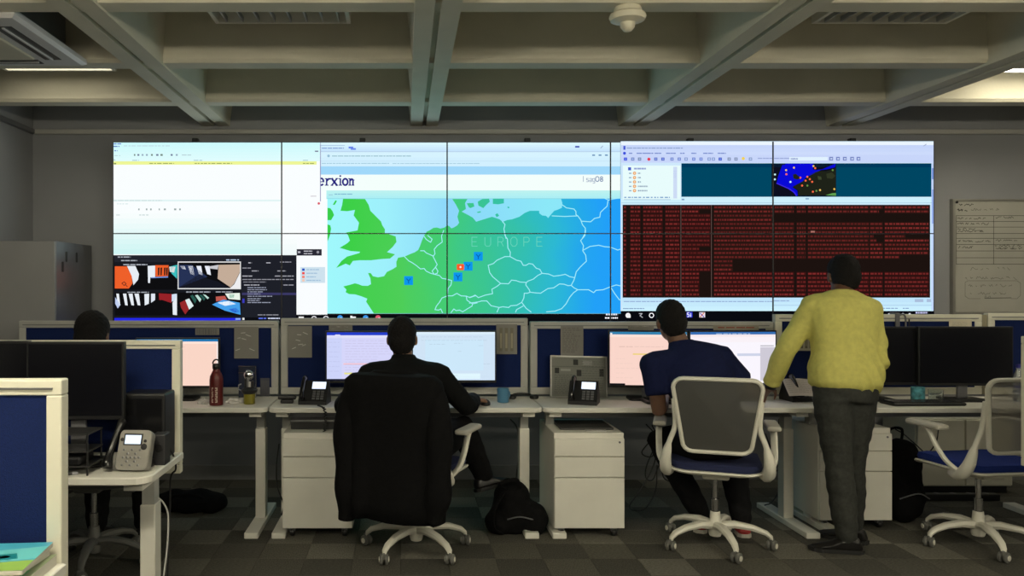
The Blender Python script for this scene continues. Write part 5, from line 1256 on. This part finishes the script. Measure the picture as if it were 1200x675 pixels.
# ---------------------------------------------------------------- bags on the floor
def blob(name, label, cat, loc, pieces, m_, voxel=.012, over=()):
    mb = MB()
    for c_, r_ in pieces: mb.ball(c_, r_)
    me = remesh(mb, voxel, 5, lambda p, n: .006 * math.sin(p.x * 38 + p.z * 25) * math.sin(p.y * 30 + p.z * 33))
    for v in me.vertices:
        v.co.z = max(v.co.z, 0)
        for x_ in over:
            if abs(v.co.x + loc[0] - x_) < .046: v.co.z = max(v.co.z, .036)
    t = thing(name, label, cat, loc); link('body', me, m_, t, True)
    return t
t = blob('backpack', 'slumped black backpack on the floor between the middle desks', 'bag', (.655, 4.765, 0), [((0, 0, .09), (.16, .125, .11)), ((-.03, 0, .17), (.11, .11, .14)), ((.085, -.02, .08), (.095, .12, .10)), ((-.11, -.02, .06), (.08, .10, .08))], BLACKF, over=(.722, .878))
MB().tube(smooth_path([(-.07, -.07, .26), (-.11, -.10, .30), (-.02, -.11, .33), (.01, -.08, .27)], 5), .010, 6, flat=.5).build('carry_loop', BLACKF, t, True)
MB().tube(smooth_path([(-.09, -.10, .25), (-.15, -.14, .16), (-.15, -.14, .06), (-.10, -.12, .02)], 5), .016, 6, flat=.5).build('shoulder_strap', BLACKF, t, True)
MB().tube(smooth_path([(-.07, -.115, .10), (.0, -.135, .12), (.09, -.13, .10)], 5), .004, 6).build('zip', GREYM, t, True)
p = at(1062, 612, 4.92)
t = blob('rucksack', 'upright black rucksack beside the right drawer pedestal', 'bag', (p.x + .02, 5.0, 0), [((0, 0, .16), (.12, .15, .18)), ((0, 0, .32), (.11, .13, .18)), ((-.02, -.06, .12), (.10, .10, .12))], BLACKF)
MB().tube(smooth_path([(-.05, .05, .46), (-.05, .03, .55), (.02, .03, .55), (.03, .05, .47)], 5), .009, 6).build('carry_loop', BLACKF, t, True)
MB().tube(smooth_path([(-.09, -.13, .16), (0, -.165, .20), (.09, -.13, .16)], 5), .004, 6).build('zip', GREYM, t, True)
p = at(222, 605, 5.07)
t = blob('holdall', 'flat black holdall on the floor behind the near left desk', 'bag', (p.x, 5.2, 0), [((0, 0, .06), (.17, .13, .075)), ((-.14, 0, .06), (.12, .12, .07)), ((.11, 0, .055), (.10, .12, .065))], BLACKF)
MB().tube(smooth_path([(-.12, -.10, .10), (-.08, -.13, .13), (.04, -.13, .13), (.08, -.10, .10)], 5), .008, 6).build('handle', BLACKF, t, True)

# ---------------------------------------------------------------- cables
CABM = mat('black_cable', (.010, .010, .011), .5); CABW = mat('white_cable', (.5, .5, .48), .5)
def cable(pts, label, m_=CABM, r=.004):
    o = MB().tube(smooth_path([at(*p) for p in pts], 6), r, 6).build('cable', m_, None, True); return tag(o, label, 'cable', 'cables under the desks')
cable([(598, 491, 5.1), (606, 502, 5.1), (608, 530, 5.08), (605, 560, 5.05), (604, 590, 5.02), (612, 606, 5.0)], 'single black cable dropping behind the backpack')
cable([(757, 497, 5.1), (766, 510, 5.08), (752, 530, 5.05), (764, 535, 5.02), (770, 520, 5.0), (766, 545, 5.0), (750, 575, 4.98), (738, 592, 4.96), (742, 598, 4.9), (756, 596, 4.88), (768, 575, 4.9), (770, 545, 4.95)], 'long looped black cable beside the drawer pedestal')
cable([(764, 498, 5.12), (770, 515, 5.1), (758, 545, 5.06), (757, 560, 5.02), (765, 562, 5.0), (773, 545, 5.02), (778, 560, 5.04), (787, 563, 5.06), (790, 548, 5.08)], 'short curled black cable left of the mesh chair')
cable([(897, 508, 5.1), (905, 530, 5.1), (912, 550, 5.08), (900, 552, 5.0), (888, 546, 5.0), (884, 540, 5.0)], 'black cable sloping down to the left behind the mesh chair')
cable([(913, 491, 5.12), (911, 520, 5.12), (914, 545, 5.1), (915, 570, 5.05), (905, 588, 5.0), (896, 592, 4.98)], 'black cable hanging by the third desk leg')
cable([(1049, 503, 5.1), (1058, 508, 5.08), (1072, 520, 5.05), (1083, 530, 5.02), (1090, 534, 5.0)], 'black cable curving under the right desk')
cable([(1100, 500, 5.2), (1098, 515, 5.2), (1093, 525, 5.2), (1086, 533, 5.2)], 'short black cable before the low white cupboard')
cable([(327, 520, 4.86), (324, 545, 4.86), (325, 570, 4.85), (332, 590, 4.84), (330, 604, 4.8)], 'thin black cable along the second desk leg')
cable([(184, 582, 3.2), (192, 590, 3.2), (197, 605, 3.2), (196, 640, 3.18), (191, 680, 3.15)], 'pale cable hanging beside the near desk leg', CABW, .0035)
cable([(198, 525, 3.3), (204, 536, 3.36), (206, 550, 3.4), (200, 560, 3.42), (199, 600, 3.42), (196, 680, 3.4)], 'black cable hanging from the near left desk screen', CABM, .004)
# coiled phone cord over the desk edge
P = []
base = smooth_path([at(373, 476, 4.72), at(380, 480, 4.68), at(381.5, 492, 4.665), at(380, 506, 4.665), at(379.5, 522, 4.665)], 16)
for i, q_ in enumerate(base): a = i * 1.5; P.append(q_ + V((math.cos(a) * .008, math.sin(a) * .006 - .004, .006 if i < 20 else 0)))
tag(MB().tube(P, .0035, 6).build('phone_cord', CABM, None, True), 'coiled black phone cord hanging over the desk edge', 'cord')
# papers and tray on the pedestals
p = at(690, 497, 4.7)
t = thing('flat_folder', 'dark flat folder lying on the pedestal between the seated men', 'folder', (p.x, 4.86, .601))
MB().box((-.16, -.14, 0), (.15, .14, .012), bev=.003).build('cover', mat('folder_grey', (.05, .05, .048), .6), t); MB().box((-.02, -.19, 0), (.10, -.145, .004)).build('paper_slip', TIS, t)
p = at(372, 505, 4.7)
t = thing('storage_box', 'flat dark box lying on the pedestal behind the jacket', 'box', (p.x, 4.88, .601))
MB().box((-.16, -.14, 0), (.17, .14, .045), bev=.004).build('box_body', BLACK, t); MB().box((-.165, -.145, .045), (.175, .145, .055), bev=.003).build('lid', GREYM, t)
